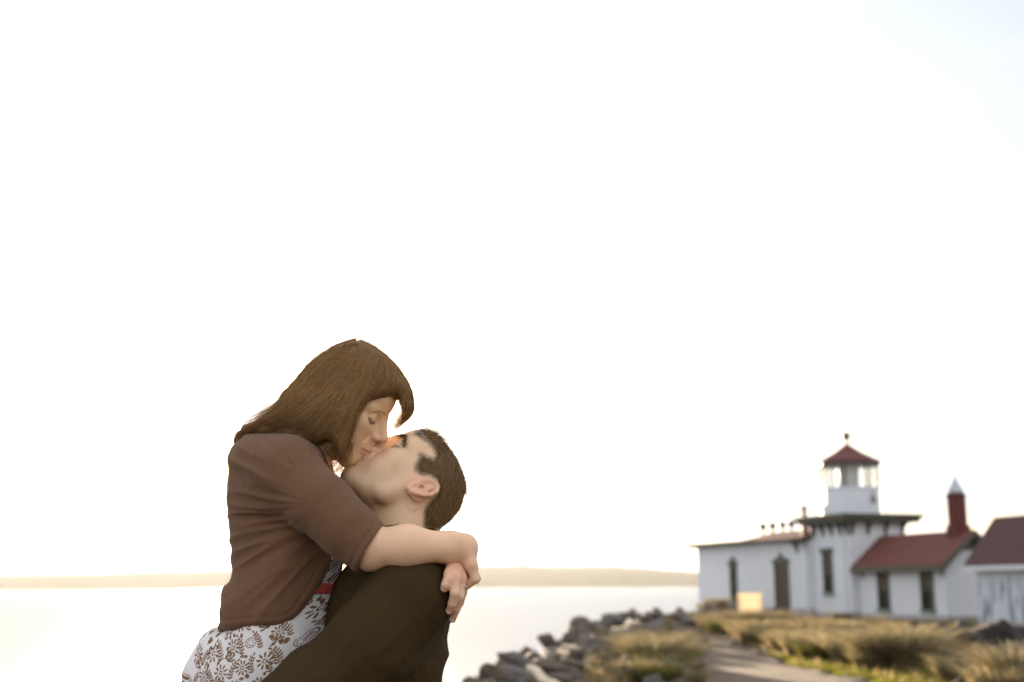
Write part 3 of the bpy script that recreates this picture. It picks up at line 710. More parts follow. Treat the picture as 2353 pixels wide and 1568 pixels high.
turf('dry_grass', reg_all, 70000, .14, ((.24, .18, .08), (.32, .22, .10), (.16, .14, .05)), 'thin dry grass scattered over the sandy ground', 4)

# ================================================================ PEOPLE
SKIN_M = np.array([.68, .45, .27]); SKIN_W = np.array([.68, .43, .235])
m_skin = use_attr(mat('skin', tuple(SKIN_M), .42, spec=.45, sss=.10, sub_r=(.004, .0018, .001), bump=(420, .12, .0006)), 'pigment')
m_nail = mat('fingernail', (.88, .62, .52), .3, spec=.5)

def frame(origin, up_deg, facing, yaw=0.0, roll=0.0):
    """head frame: facing +1 looks along +X, -1 along -X; up_deg = direction of the crown in side view"""
    a = R(up_deg); U = np.array([math.cos(a), 0, math.sin(a)]); F = np.array([math.sin(a), 0, -math.cos(a)]) * facing
    def rot(v, ax, t): return v * math.cos(t) + np.cross(ax, v) * math.sin(t) + ax * (ax @ v) * (1 - math.cos(t))
    S = np.cross(U, F)
    if yaw: F, S = rot(F, U, yaw), rot(S, U, yaw)
    if roll: U, S = rot(U, F, roll), rot(S, F, roll)
    return np.array(origin, float), np.stack([F, S, U])          # rows: forward, side, up
def to_local(fr, p, s=1.0): return (fr[1] @ (np.array(p) - fr[0])) / s
def smoothstep(a, b, x):
    t = np.clip((x - a) / (b - a), 0, 1); return t * t * (3 - 2 * t)

def head(fr, s, neck, male, near, h=.0019):
    """one head with face, ears and neck; returns world vertices, faces, pigment"""
    S = Solid((-.16, -.13, -.26), (.15, .13, .16), h / s)
    de, dl = (0, 0) if male else (-.009, -.006)                                # where eyes and mouth sit on this face
    S.put(ball((-.010, 0, .046), (.095, .076, .086)) if not male else ball((-.008, 0, .040), (.090, .073, .078)), .01)
    S.put(ball((-.035, 0, .012), (.070, .066, .070)), .03)
    S.put(ball((.040, 0, .050), (.055, .062, .056)), .03)                     # forehead
    S.put(ball((.036, 0, -.022), (.054, .058, .072)), .03)                    # mid face
    fw = 1.0 if male else .9
    for q in (-1, 1):
        S.put(cone((.002, q * .052 * fw, -.018), (.012, q * .050 * fw, -.062), .017, .015), .02)
        S.put(cone((.012, q * .050 * fw, -.062), (.074, q * .014, -.094), .015, .015), .022)
        S.put(ball((.062, q * .040, -.012), (.022, .020, .020)), .02)          # cheekbone
        S.put(ball((.052, q * .034, -.045), (.030, .022, .030)), .02)          # cheek
        S.put(cone((.088, q * .008, .030 + de), (.070, q * .046, .036 + de), .010 if male else .006, .010), .012)   # brow ridge
    S.put(ball((.070, 0, -.094), (.021, .022, .017) if male else (.018, .018, .018)), .014)   # chin
    S.put(ball((.040, 0, -.085), (.05, .040, .02)), .02)
    S.put(ball((.072, 0, -.056), (.027, .030, .028)), .016)                    # muzzle
    for q in (-1, 1):
        S.put(ball((.100, q * .032, .014 + de), (.018, .019, .014)), .014, '-')     # socket
        S.put(ball((.0735, q * .0325, .0165 + de), (.0155, .0165, .0140)), .006)    # closed lid
        pts = [(.0885, q * .020, .0105), (.0895, q * .030, .0070), (.0865, q * .040, .0080), (.0795, q * .0475, .0125)]
        pts = [(u_, v_, w_ + de) for u_, v_, w_ in pts]
        for a, b in zip(pts[:-1], pts[1:]): S.put(cone(a, b, .0016, .0016), .002, '-')          # lash line
    S.put(cone((.080, 0, .020), (.090, 0, -.022), .013, .0165), .010); S.put(cone((.090, 0, -.020), (.088, 0, -.050), .013, .013), .012)
    S.put(cone((.093, 0, .030 + de), (.100, 0, .010 + de * .5), .009, .0075), .012)           # nose
    S.put(cone((.100, 0, .010 + de * .5), (.116, 0, -.018), .0078, .0098), .007)
    S.put(ball((.1155, 0, -.0205), .0102 if male else .0092), .004)
    for q in (-1, 1):
        S.put(ball((.1025, q * .0118, -.0255), (.0110, .0068, .0075)), .005)
        S.put(ball((.1090, q * .0070, -.0335), (.0050, .0030, .0035)), .002, '-')
        S.put(cone((.093, q * .0185, -.026), (.084, q * .028, -.048), .0012, .0012), .006, '-')   # fold beside the mouth
    S.put(cone((.102, 0, -.034), (.0995, 0, -.046 + dl), .0045, .0045), .006)
    for q in (-1, 1):
        S.put(cone((.1010, q * .002, -.0505 + dl), (.0860, q * .0220, -.0560 + dl), .0056, .0026), .004)
        S.put(cone((.0990, 0, -.0625 + dl), (.0860, q * .0200, -.0575 + dl), .0066, .0028), .004)
        a = [(.1075, 0, -.0565 + dl), (.1010, q * .011, -.0560 + dl), (.0900, q * .022, -.0570 + dl)]
        for u, v in zip(a[:-1], a[1:]): S.put(cone(u, v, .0014, .0012), .002, '-')
    if male: S.put(cone((.088, -.008, -.0765), (.088, .008, -.0765), .004, .004), .010, '-')
    else: S.put(ball((.076, 0, -.078), (.018, .020, .014)), .012)
    # ears
    for q in (-1, 1):
        sc = .92 if male else .88
        fo_ = 1.0 if male else .15; E = lambda u, v, o: np.array([-.012 - u * sc * .96 - v * .18 * sc, q * ((.0725 if male else .066) + o * fo_ + max(0, u) * .35 * fo_), .0 + v * sc - u * .16])   # u back, v up, o outward
        S.put(cone(E(-.004, .0, -.006), E(.008, .004, -.004), .013, .012), .008)
        ring = [(-.010, .010), (-.006, .024), (.004, .033), (.016, .034), (.024, .026), (.026, .012), (.021, -.002), (.012, -.014), (.002, -.024), (-.006, -.026), (-.010, -.018)]
        rr = [.0035, .0040, .0042, .0044, .0044, .0042, .0040, .0044, .0062, .0060, .0050]
        for k in range(len(ring) - 1): S.put(cone(E(*ring[k], .011), E(*ring[k + 1], .011), rr[k], rr[k + 1]), .0025)
        S.put(cone(E(.006, .022, .0075), E(.006, -.012, .0075), .0150, .0105, flat=(0, 1, 0), fs=.28), .005)   # floor
        S.put(cone(E(.012, .020, .011), E(.014, .004, .012), .0032, .0036), .003); S.put(cone(E(.014, .004, .012), E(.004, -.010, .011), .0036, .0036), .003)
        S.put(ball(E(-.007, -.004, .011), (.005, .004, .0065)), .003)          # tragus
        S.put(ball(E(.004, .000, .010), (.0075, .0050, .0085)), .003, '-')     # concha
    for a, b, ra, rb in neck: S.put(cone(to_local(fr, a, s), to_local(fr, b, s), ra / s, rb / s), .022)
    V, F = S.surface()
    x, y, z = V[:, 0], np.abs(V[:, 1]), V[:, 2]
    base = SKIN_M if male else SKIN_W
    C = np.tile(base, (len(V), 1)); mott = 1 + .06 * fbm(V * 60, 3) + .06 * fbm(V * 18 + 4, 2) - .05 * np.clip(fbm(V * 420, 2) - .25, 0, 1); C *= mott[:, None]
    def blend(m, col, a=1.0):
        nonlocal C; m = (m * a)[:, None]; C = C * (1 - m) + np.array(col) * m
    # pigment that belongs to the face: flush, lips, brows, lashes, stubble
    blend(np.exp(-(((x - .075) / .03) ** 2 + ((y - .04) / .02) ** 2 + ((z + .022) / .022) ** 2)), (.60, .27, .19), .40)
    blend(np.exp(-(((x - .11) / .014) ** 2 + ((z + .02) / .014) ** 2)), (.62, .28, .20), .35)
    blend(smoothstep(.066, .078, y) * np.exp(-(((x + .02) / .035) ** 2 + (z / .04) ** 2)), (.66, .28, .20), .55)
    zl = z - dl; lipz = np.where(zl > -.0565, (zl + .0565) / .0080, (-.0565 - zl) / .0105); lip = smoothstep(1.05, .75, np.abs(lipz)) * smoothstep(.080, .086, x) * smoothstep(.024, .019, y)
    blend(lip, (.58, .32, .22) if male else (.56, .22, .15), .7)
    bz = .0365 + de + .10 * (y - .01) - 3.2 * np.maximum(0, y - .030) ** 1.35 * 1.0
    bt = .0085 if male else .0034
    brow = smoothstep(bt * 1.35, bt * .7, np.abs(z - bz)) * smoothstep(.008, .013, y) * smoothstep(.056, .048, y) * (x > .04)
    blend(brow * (.75 + .25 * fbm(V * 700, 2)), (.17, .10, .045), .75 if male else .6)
    lz = np.interp(y, [.016, .020, .030, .040, .0475, .052], [.0115, .0100, .0066, .0078, .0122, .0150]) + de
    lash = smoothstep(.0042, .0012, np.abs(z - lz + (.0004 if male else .0012))) * smoothstep(.016, .020, y) * smoothstep(.053, .047, y) * (x > .06)
    blend(lash, (.06, .035, .025), .65 if male else .9)
    if male:
        st = smoothstep(-.028, -.052, z) * smoothstep(-.02, .015, x) * smoothstep(-.128, -.112, z); blend(st * (.8 + .4 * fbm(V * 500, 2)), (.30, .20, .13), .30)
    if male:                                                                 # clipped hair thinning into the skin
        sc_ = smoothstep(.0060, -.0060, poly_dist(HL, V[:, 0], V[:, 2]) + .0012 * fbm(V * 160, 3)); blend(sc_, (.155, .10, .055), .85)
    blend(smoothstep(-.0315, -.0355, z) * smoothstep(.103, .106, x) * smoothstep(.011, .009, y) * (z > -.038), (.32, .14, .09), .7)  # nostrils darkened, their shade painted into the skin colour
    head.last = (V, F)
    return fr[0] + (V * s) @ fr[1], F, np.clip(C, 0, 1)

def limb_solid(lo, hi, h): return Solid(lo, hi, h)
def finger(S, pts, rs, k=.004):
    for i in range(len(pts) - 1): S.put(cone(pts[i], pts[i + 1], rs[i], rs[i + 1]), k if i else .008)
def nail_mesh(p, d, n, w=.0058, l=.0095):
    """a small curved plate at p, pointing along d, facing n"""
    d = np.array(d, float); d /= np.linalg.norm(d); n = np.array(n, float); n -= d * (n @ d); n /= np.linalg.norm(n); b = np.cross(d, n)
    vs = []; fs = []
    for i in range(7):
        t = i / 6; hw = w * math.sqrt(max(.05, 1 - (2 * t - 1) ** 4)) 
        for j in range(5):
            u = (j - 2) / 2; vs.append(np.array(p) + d * (t - .5) * l * 1.0 + b * u * hw + n * (-.0022 * u * u - .0012 * (2 * t - 1) ** 2))
    for i in range(6):
        for j in range(4): a = i * 5 + j; fs.append((a, a + 1, a + 6, a + 5))
    return MB().add(vs, fs)

# ---------------------------------------------------------------- the man
MAN = empty('person', (W(925, 1560, 2.60)[0], 2.60, 0.0), label='man in a dark long sleeved shirt, head tipped back, kissing and lifting the woman', cat='person')
SM = .99
fm = frame((0, 0, 0), 31, -1, yaw=R(7), roll=R(17)); fm = (W(964, 1119, 2.54) - SM * (.0760 * fm[1][1] - .012 * fm[1][0]), fm[1])
neck_m = [(W(958, 1120, 2.60), W(930, 1215, 2.60), .060, .060), (W(930, 1215, 2.60), W(920, 1300, 2.60), .060, .075), (W(905, 1150, 2.60), W(905, 1250, 2.6), .040, .048)]
def z3(x, y): return ((800 + x / 4.9) / 1.0625, (1020 + y / 4.9) / 1.0625)
HP = [(1120, 150), (1230, 250), (1350, 400), (1280, 450), (1140, 395), (1120, 470), (1062, 560), (1090, 650), (1135, 692), (1230, 700), (1300, 745), (1345, 810), (1330, 900), (1262, 965), (1210, 1030), (1180, 1150), (1185, 1300), (1300, 1480), (1900, 1400), (2100, 700), (1600, 60), (1150, -20)]
HP = HP[:17] + [(1265, 1352), (1405, 1288), (1505, 1205), (1605, 1085), (1660, 962), (1700, 820), (1680, 715), (1605, 542), (1505, 380), (1350, 245), (1210, 118), (1120, 130)]
hp2 = [to_local(fm, W(*z3(x, y), 2.53 if i < 17 else 2.60), SM) for i, (x, y) in enumerate(HP)]; hp2 = [(p[0], p[2]) for p in hp2]
hp2 = [tuple(p) for p in smooth_poly(hp2, 3)]
HL = hp2
mv, mf, mc = head(fm, SM, neck_m, True, 1)
mloc = head.last
# torso, arms (mostly under the shirt) so that the body is whole
SB = Solid(W(760, 1250, 2.6) * 0 + np.array([W(380, 1700, 2.4)[0], 2.28, .55]), np.array([W(1080, 1300, 2.6)[0], 2.95, W(900, 1215, 2.6)[2]]), .008)
SB.put(ball(W(890, 1420, 2.6), (.09, .145, .14)), .03); SB.put(ball(W(875, 1620, 2.6), (.09, .13, .20)), .05); SB.put(cone(W(925, 1240, 2.6), W(920, 1330, 2.6), .058, .08), .04)
for yy in (2.43, 2.77): chain(SB, [W(940, 1385, yy), W(718, 1602, 2.385), W(628, 1668, 2.375), W(470, 1690, 2.43)] if yy < 2.6 else [W(948, 1380, yy), W(700, 1585, 2.82), W(610, 1645, 2.81), W(480, 1690, 2.75)], [.055, .048, .042, .03], .02)
bv, bf = SB.surface()
V_, F_, C_ = join_np([(mv, mf, mc), (bv, bf, np.tile(SKIN_M, (len(bv), 1)))])
body = world_child('body', np_mesh('body', V_, F_, True, C_), m_skin, MAN)

# shirt
def half(p, n):
    p = np.array(p); n = np.array(n, float); n /= np.linalg.norm(n)
    return lambda P: ((P - p) @ n).astype(np.float32)
SS = Solid([W(330, 1700, 2.3)[0], 2.24, .80], [W(1110, 1300, 2.6)[0], 2.98, W(900, 1180, 2.6)[2]], .0042)
SS.put(ball(W(893, 1430, 2.6), (.118, .180, .15)), .03); SS.put(ball(W(872, 1370, 2.56), (.060, .10, .11)), .02)
SS.put(ball(W(872, 1600, 2.6), (.112, .165, .24)), .06)
SS.put(ball(W(948, 1345, 2.6), (.072, .165, .085)), .05)
SS.put(cone(W(925, 1235, 2.6), W(925, 1320, 2.6), .072, .09), .03)
SS.put(cone(W(930, 1290, 2.6), W(945, 1365, 2.44), .065, .070), .04); SS.put(cone(W(930, 1290, 2.6), W(945, 1365, 2.76), .065, .070), .04)
arm_n = [W(942, 1378, 2.425), W(850, 1484, 2.405), W(718, 1602, 2.385), W(628, 1668, 2.375), W(470, 1690, 2.43), W(330, 1700, 2.5)]
chain(SS, arm_n, [.076, .078, .074, .066, .056, .046], .03)
arm_f = [W(948, 1376, 2.775), W(700, 1575, 2.83), W(610, 1640, 2.82), W(470, 1690, 2.75)]
chain(SS, arm_f, [.076, .072, .064, .05], .03)
pA = W(850, 1204, 2.53); pB = W(992, 1213, 2.53); dd_ = pB - pA; nn_ = np.array([-dd_[2], 0, dd_[0]])
SS.keep(half(pA, nn_), .004)
sv, sf = SS.surface(); sn = normals(sv, sf)
# folds: soft ridges that run along the arm and fan out of the armpit
q = sv; ax = (W(610, 1640, 2.4) - W(945, 1370, 2.42)); ax /= np.linalg.norm(ax)
along = (q - W(945, 1370, 2.42)) @ ax; per = (q - W(945, 1370, 2.42)) @ np.array([-ax[2], 0, ax[0]])
def ridg(v): return 1 - np.abs(v) * 2
fold = .0042 * ridg(vnoise(np.stack([along * 7, per * 20, q[:, 1] * 7], -1))) + .0022 * ridg(vnoise(np.stack([along * 17 + per * 12, per * 30 - along * 10, q[:, 1] * 16], -1) + 5)) + .0015 * fbm(q * 60, 2)
dist_seam = np.abs((q - W(950, 1500, 2.45)) @ (np.array([W(960, 1496, 2.45)[2] - W(1030, 1440, 2.45)[2], 0, -(W(960, 1496, 2.45)[0] - W(1030, 1440, 2.45)[0])]) / .085))
sv = sv + sn * fold[:, None]
m_shirt = mat('dark_shirt_cotton', (.044, .027, .010), .9, spec=.1, noise=(5, .5, (.034, .021, .008)), bump=(900, .3, .0006))
m_shirt.node_tree.nodes['Principled BSDF'].inputs['Sheen Weight'].default_value = .0
shirt = world_child('shirt', np_mesh('shirt', sv, sf), m_shirt, MAN)
ST = Solid([W(700, 1800, 2.6)[0] - .25, 2.30, .03], [W(1000, 1800, 2.6)[0] + .2, 2.90, 1.0], .012)
hip = np.array([W(890, 1600, 2.6)[0], 2.6, .92]); ST.put(ball(hip, (.13, .17, .12)), .03)
for s_ in (-1, 1): chain(ST, [hip + [0, s_ * .09, -.05], np.array([hip[0] - .04, 2.6 + s_ * .12, .50]), np.array([hip[0] + .02, 2.6 + s_ * .14, .09])], [.09, .066, .055], .02)
tv, tf = ST.surface(); world_child('trousers', np_mesh('trousers', tv, tf), mat('dark_trousers', (.05, .05, .06), .9), MAN)
sh = MB()
for s_ in (-1, 1): sh.prism([(hip[0] - .22, .0), (hip[0] + .08, .0), (hip[0] + .08, .09), (hip[0] - .06, .10), (hip[0] - .20, .05)], 2.6 + s_ * .14 - .045, 2.6 + s_ * .14 + .045, 'y')
for s_ in (-1, 1):
    m_ = MB(); m_.prism([(hip[0] - .22, .0), (hip[0] + .08, .0), (hip[0] + .08, .09), (hip[0] - .06, .10), (hip[0] - .20, .05)], 2.6 + s_ * .14 - .045, 2.6 + s_ * .14 + .045, 'y')
    world_child('shoe', m_.mesh('shoe', bevel=.02), mat('dark_shoe_leather', (.03, .02, .015), .5), MAN)

# his short hair
HS = Solid((-.16, -.12, -.16), (.13, .12, .17), .0024)
HS.put(ball((-.009, 0, .0405), (.0960, .0780, .0835)), .01); HS.put(ball((-.037, 0, .010), (.0745, .0705, .0745)), .03); HS.put(ball((.037, 0, .055), (.055, .060, .055)), .03)
nk = [to_local(fm, p, SM) for p in (W(966, 1130, 2.6), W(948, 1215, 2.6))]; HS.put(cone(nk[0], nk[1], .060, .056), .03)
P_ = HS.sub(HS.lo, HS.lo + HS.h * HS.n)[1]; X_, Z_ = P_[:, 0, :, 0], P_[:, 0, :, 2]
wob = .0035 * fbm(np.stack([X_ * 90, Z_ * 90, X_ * 0], -1), 3)
d2 = poly_dist(hp2, X_, Z_) + wob; HS.keep(lambda P: np.broadcast_to(d2[:, None, :] + .005, P.shape[:3]), .012)
hv, hf = HS.surface(); hn = normals(hv, hf); hv = hv + hn * (.0012 * fbm(hv * 300, 2))[:, None]
def hair_mat(name, col, tr=.25, rough=.45):
    m = mat(name, col, rough, spec=.4, trans=tr); return use_attr(m, 'pigment')
m_hair = hair_mat('brown_hair', (.09, .05, .025), .38, .6)
rh = np.random.RandomState(5)
d2v = poly_dist(hp2, hv[:, 0], hv[:, 2]); inner = np.where(d2v < .004)[0]
outw = np.einsum('ij,ij->i', hn, hv - np.array([-.01, 0, .03])) > .02
cand = inner[outw[inner]]
def hcol(n, r, base, amp=.35): return np.array(base) * (1 - amp / 2 + amp * r.rand(n, 1)) * (1 + .0 * r.rand(n, 3))
def short_hair(n, r):
    k = cand[r.randint(0, len(cand), n)]; p = hv[k] + r.randn(n, 3) * .0012; nr = hn[k]
    down = np.array([-.55, 0, -.75]) + np.stack([0 * p[:, 0], np.sign(p[:, 1]) * .25, 0 * p[:, 0]], 1)
    front = smoothstep(.02, .07, p[:, 0])[:, None] * smoothstep(.05, .09, p[:, 2])[:, None]
    flow = down * (1 - front) + np.array([-.1, 0, .9]) * front
    flow = flow - nr * (flow * nr).sum(1, keepdims=True) * .8; flow /= np.linalg.norm(flow, axis=1, keepdims=True) + 1e-9
    ln = (.009 + .008 * r.rand(n, 1)) * (1 + .8 * front); j = r.randn(n, 3) * .22
    t = np.linspace(0, 1, 4)[None, :, None]
    return p[:, None] - nr[:, None] * .001 + (nr[:, None] * .30 + flow[:, None] * .9 + j[:, None]) * ln[:, None] * t - nr[:, None] * ln[:, None] * .18 * t * t
St = short_hair(9000, rh)
Stw = fm[0] + (St * SM) @ fm[1]
sm_ = strands_mesh('hair', Stw, .00042, .00012, hcol(len(St), rh, (.30, .175, .065), .7))
hcap = fm[0] + (hv * SM) @ fm[1]
hair_o = world_child('hair', np_mesh('hair', hcap, hf, True, np.tile([.19, .11, .045], (len(hcap), 1))), m_hair, MAN)
def merge(o, me2):
    bm = bmesh.new(); bm.from_mesh(o.data); me2.transform(Matrix.LocRotScale(o.parent.location, o.parent.rotation_euler, None).inverted()); bm.from_mesh(me2); bm.to_mesh(o.data); bm.free(); bpy.data.meshes.remove(me2)
merge(hair_o, sm_)
# sparse short hairs that carry the hairline into the skin, and the eyebrows
V0, F0 = mloc; N0 = normals(V0, F0); dd0 = poly_dist(hp2, V0[:, 0], V0[:, 2]); ex = np.where((dd0 < .006) & (dd0 > -.010) & (V0[:, 0] > -.06) & (np.abs(V0[:, 1]) > -.1))[0]
ex = ex[rh.rand(len(ex)) < np.clip((.005 - dd0[ex]) / .012, 0, 1) ** 1.3]
near_ear = (np.abs(V0[ex, 1]) > .075); ex = ex[~near_ear]
def rooted(ix, n, r, flow, ln, up, rad, c):
    k = ix[r.randint(0, len(ix), n)]; p = V0[k] + r.randn(n, 3) * .0006; nr = N0[k]; f = np.tile(np.array(flow, float), (n, 1)) if np.ndim(flow) == 1 else flow(p)
    f = f - nr * (f * nr).sum(1, keepdims=True); f /= np.linalg.norm(f, axis=1, keepdims=True) + 1e-9
    t = np.linspace(0, 1, 3)[None, :, None]; l_ = (ln * (.6 + .8 * r.rand(n, 1)))[:, None]
    P = p[:, None] - nr[:, None] * .0005 + (nr[:, None] * up + f[:, None] + r.randn(n, 1, 3) * .18) * l_ * t
    return strands_mesh('s', fm[0] + (P * SM) @ fm[1], rad, rad * .4, hcol(n, r, c, .6))
merge(hair_o, rooted(ex, 3600, rh, (-.5, 0, -.8), .006, .2, .00022, (.15, .09, .042)))
br = np.where((np.abs(V0[:, 2] - (.0365 + .10 * (np.abs(V0[:, 1]) - .01) - 3.2 * np.maximum(0, np.abs(V0[:, 1]) - .030) ** 1.35)) < .0050) & (np.abs(V0[:, 1]) > .009) & (np.abs(V0[:, 1]) < .052) & (V0[:, 0] > .04))[0]
merge(hair_o, rooted(br, 700, rh, lambda p: np.stack([-.2 + 0 * p[:, 0], np.sign(p[:, 1]), .25 + 0 * p[:, 0]], 1), .007, .2, .00028, (.13, .08, .035)))

# ---------------------------------------------------------------- the woman
WOM = empty('person', (W(640, 1560, 2.60)[0], 2.60, 0.0), label='woman with long brown hair, brown cardigan and floral dress, held up by the man', cat='person')
YW = 2.585; SW = .93
fw_ = frame(W(789, 933, YW), 90 - 30, 1, yaw=R(-8), roll=R(3))
neck_w = [(W(770, 955, 2.59), W(700, 1040, 2.60), .050, .050), (W(700, 1040, 2.60), W(665, 1110, 2.60), .052, .07)]
wv, wf, wc = head(fw_, SW, neck_w, False, -1)
# near arm and hand
h1 = .0019
A1 = Solid([W(780, 1300, 2.36)[0], 2.33, W(800, 1375, 2.40)[2]], [W(1125, 1300, 2.5)[0], 2.60, W(800, 1195, 2.40)[2]], h1)
el = W(850, 1259, 2.405)
A1.put(cone(W(800, 1215, 2.42), el, .044, .037), .01)
A1.put(cone(el, W(935, 1255, 2.385), .036, .036), .02); A1.put(cone(W(935, 1255, 2.385), W(1035, 1258, 2.405), .036, .0255, flat=(0, 1, 0), fs=.95), .02)
A1.put(ball(W(1046, 1240, 2.392), (.011, .009, .009)), .008); A1.put(ball(W(858, 1273, 2.405), (.028, .026, .026)), .02)
wr = W(1068, 1257, 2.42); A1.put(cone(W(1035, 1258, 2.405), wr, .0262, .0250), .02)
mcp = [W(1082, 1298, 2.405), W(1083, 1300, 2.428), W(1082, 1299, 2.451), W(1078, 1296, 2.472)]
for m_ in mcp: A1.put(cone(wr + (m_ - mcp[1]) * .35, m_, .0165, .0115), .012)
f1 = []
for i_, m_ in enumerate(mcp):
    pip = W(1094 - 2 * abs(i_ - 1), 1331 - i_ * 2, 2.405 + .021 * i_); dip = W(1073 - 3 * i_, 1344 - 2 * i_, 2.413 + .019 * i_); tip = W(1058 - 5 * i_, 1339 - i_, 2.424 + .016 * i_)
    finger(A1, [m_, pip, dip, tip], [.0105, .0088, .0080, .0066], .003); f1.append((dip, tip))
th = [W(1064, 1280, 2.43), W(1068, 1302, 2.475), W(1058, 1322, 2.49), W(1046, 1335, 2.495)]
finger(A1, th, [.014, .0115, .0098, .0078], .006)
a1v, a1f = A1.surface()
# far arm and hand coming round behind his neck
A2 = Solid([W(980, 1300, 2.6)[0], 2.345, W(800, 1440, 2.40)[2]], [W(1085, 1300, 2.5)[0] + .02, 2.74, W(800, 1215, 2.60)[2]], h1)
A2.put(cone(W(985, 1255, 2.72), W(1045, 1268, 2.55), .030, .0255), .01); A2.put(cone(W(1045, 1268, 2.55), W(1053, 1284, 2.445), .0255, .020), .015)
K = [W(1034, 1318, 2.385), W(1047, 1326, 2.382), W(1059, 1330, 2.398), W(1068, 1326, 2.422)]
wr2 = W(1053, 1284, 2.438)
for m_ in K: A2.put(cone(wr2 + (m_ - K[1]) * .45, m_, .0150, .0098), .010)
F2 = [[K[0], W(1029, 1334, 2.374), W(1024, 1345, 2.372), W(1021, 1353, 2.376)],
      [K[1], W(1045, 1364, 2.374), W(1039, 1388, 2.382), W(1032, 1405, 2.394)],
      [K[2], W(1056, 1372, 2.390), W(1048, 1400, 2.402), W(1040, 1424, 2.416)],
      [K[3], W(1064, 1362, 2.424), W(1057, 1386, 2.436), W(1049, 1404, 2.448)]]
RD = [[.0100, .0090, .0084, .0070], [.0098, .0086, .0078, .0064], [.0096, .0084, .0076, .0062], [.0086, .0076, .0068, .0056]]
for p_, r_ in zip(F2, RD): finger(A2, p_, r_, .003)
a2v, a2f = A2.surface()
def hand_col(V, ends, creases=()):
    c = np.tile(SKIN_W * np.array([1.02, 1.0, 1.12]), (len(V), 1)) * (1 + .06 * fbm(V * 60, 3) + .06 * fbm(V * 16, 2))[:, None]
    for e in ends:
        m = np.exp(-(((V - e) ** 2).sum(1)) / .012 ** 2)[:, None] * .55; c = c * (1 - m) + np.array([.66, .27, .20]) * m
    for e, d in creases:
        d = d / np.linalg.norm(d); q = V - e; al = q @ d; rr_ = np.sqrt(np.maximum((q * q).sum(1) - al * al, 0)); m = (np.exp(-(np.abs(np.abs(al) - .0012) / .0007) ** 2) * (rr_ < .013))[:, None] * .35
        c = c * (1 - m) + np.array([.38, .19, .13]) * m
    return np.clip(c, 0, 1)
WB = Solid([W(560, 1250, 2.6)[0] - .12, 2.34, .75], [W(880, 1250, 2.6)[0], 2.88, W(700, 1075, 2.6)[2]], .008)
WB.put(ball(W(660, 1140, 2.60), (.095, .145, .12)), .03); WB.put(ball(W(660, 1290, 2.60), (.085, .12, .15)), .04); WB.put(ball(W(625, 1540, 2.60), (.085, .11, .11)), .04)
for yy in (2.47, 2.73): chain(WB, [W(655, 1100, yy), W(835, 1250, 2.405 if yy < 2.6 else 2.80)], [.045, .037], .03)
chain(WB, [W(840, 1250, 2.80), W(985, 1255, 2.72)], [.037, .030], .02)
wbv, wbf = WB.surface()
parts_ = [(wv, wf, wc), (a1v, a1f, hand_col(a1v, [t for _, t in f1] + mcp)), (a2v, a2f, hand_col(a2v, [p[3] for p in F2] + K, [(np.array(p[j]), np.array(p[j + 1]) - np.array(p[j - 1])) for p in F2 for j in (1, 2)])), (wbv, wbf, np.tile(SKIN_W, (len(wbv), 1)))]
V_, F_, C_ = join_np(parts_)
wbody = world_child('body', np_mesh('body', V_, F_, True, C_), m_skin, WOM)
for p_, r_ in zip(F2[:3], RD):
    a_, b_ = np.array(p_[2]), np.array(p_[3]); d_ = b_ - a_; d_ /= np.linalg.norm(d_)
    n_ = np.array([-.25, -1, .05]); n_ = n_ - d_ * (n_ @ d_); n_ /= np.linalg.norm(n_)
    c_ = b_ + n_ * (r_[3] + .0006) - d_ * .002
    world_child('fingernail', nail_mesh(c_, d_, n_, r_[3] * .8, .0105).mesh('fingernail', True), m_nail, WOM)
rg_c = np.array(F2[2][0]) * .55 + np.array(F2[2][1]) * .45; rg_d = np.array(F2[2][1]) - np.array(F2[2][0]); rg_d /= np.linalg.norm(rg_d)
r_a = np.cross(rg_d, [0, 1, 0]); r_a /= np.linalg.norm(r_a); r_b = np.cross(rg_d, r_a)
RG_ = MB().tube([rg_c + (r_a * math.cos(q_) + r_b * math.sin(q_)) * .0098 for q_ in np.linspace(0, 6.2832, 25)], .0009, 6, False)
st_ = rg_c + np.array([.0105, -.003, 0]); RG_.lathe([(.0002, -.0022), (.0022, 0), (.0014, .0012)], st_, 8)
world_child('ring', RG_.mesh('ring', True), mat('silver_ring', (.8, .78, .72), .2, metal=1.0), WOM)
rg = (np.array(F2[2][0]) * .45 + np.array(F2[2][1]) * .55); 
# dress
DR = Solid([W(330, 1700, 2.6)[0], 2.36, .55], [W(830, 1300, 2.6)[0], 2.86, W(700, 1150, 2.6)[2]], .0042)
def dress_field(S, g=0.0):
    S.put(ball(W(672, 1190, 2.60), (.098 + g, .150 + g, .11)), .03); S.put(ball(W(678, 1290, 2.60), (.092 + g, .130 + g, .10)), .04)
    S.put(ball(W(676, 1370, 2.60), (.088 + g, .122 + g, .09)), .04); S.put(ball(W(640, 1450, 2.60), (.115 + g, .145 + g, .09)), .05)
    S.put(ball(W(600, 1550, 2.60), (.150 + g, .168 + g, .14)), .06); S.put(cone(W(590, 1600, 2.60), W(640, 1860, 2.60), .15 + g, .15 + g), .05)
dress_field(DR)
DR.keep(silhouette([(395, 1720), (405, 1640), (428, 1575), (445, 1535), (462, 1500), (480, 1462), (505, 1443), (560, 1420), (560, 1100), (900, 1100), (900, 1720)], 2.6), .03)
dv_, df_ = DR.surface(); dn_ = normals(dv_, df_)
dv_ = dv_ + dn_ * (.0065 * ridg(vnoise(np.stack([(dv_[:, 0] + dv_[:, 2]) * 16, dv_[:, 1] * 8, (dv_[:, 0] - dv_[:, 2]) * 5], -1))))[:, None]
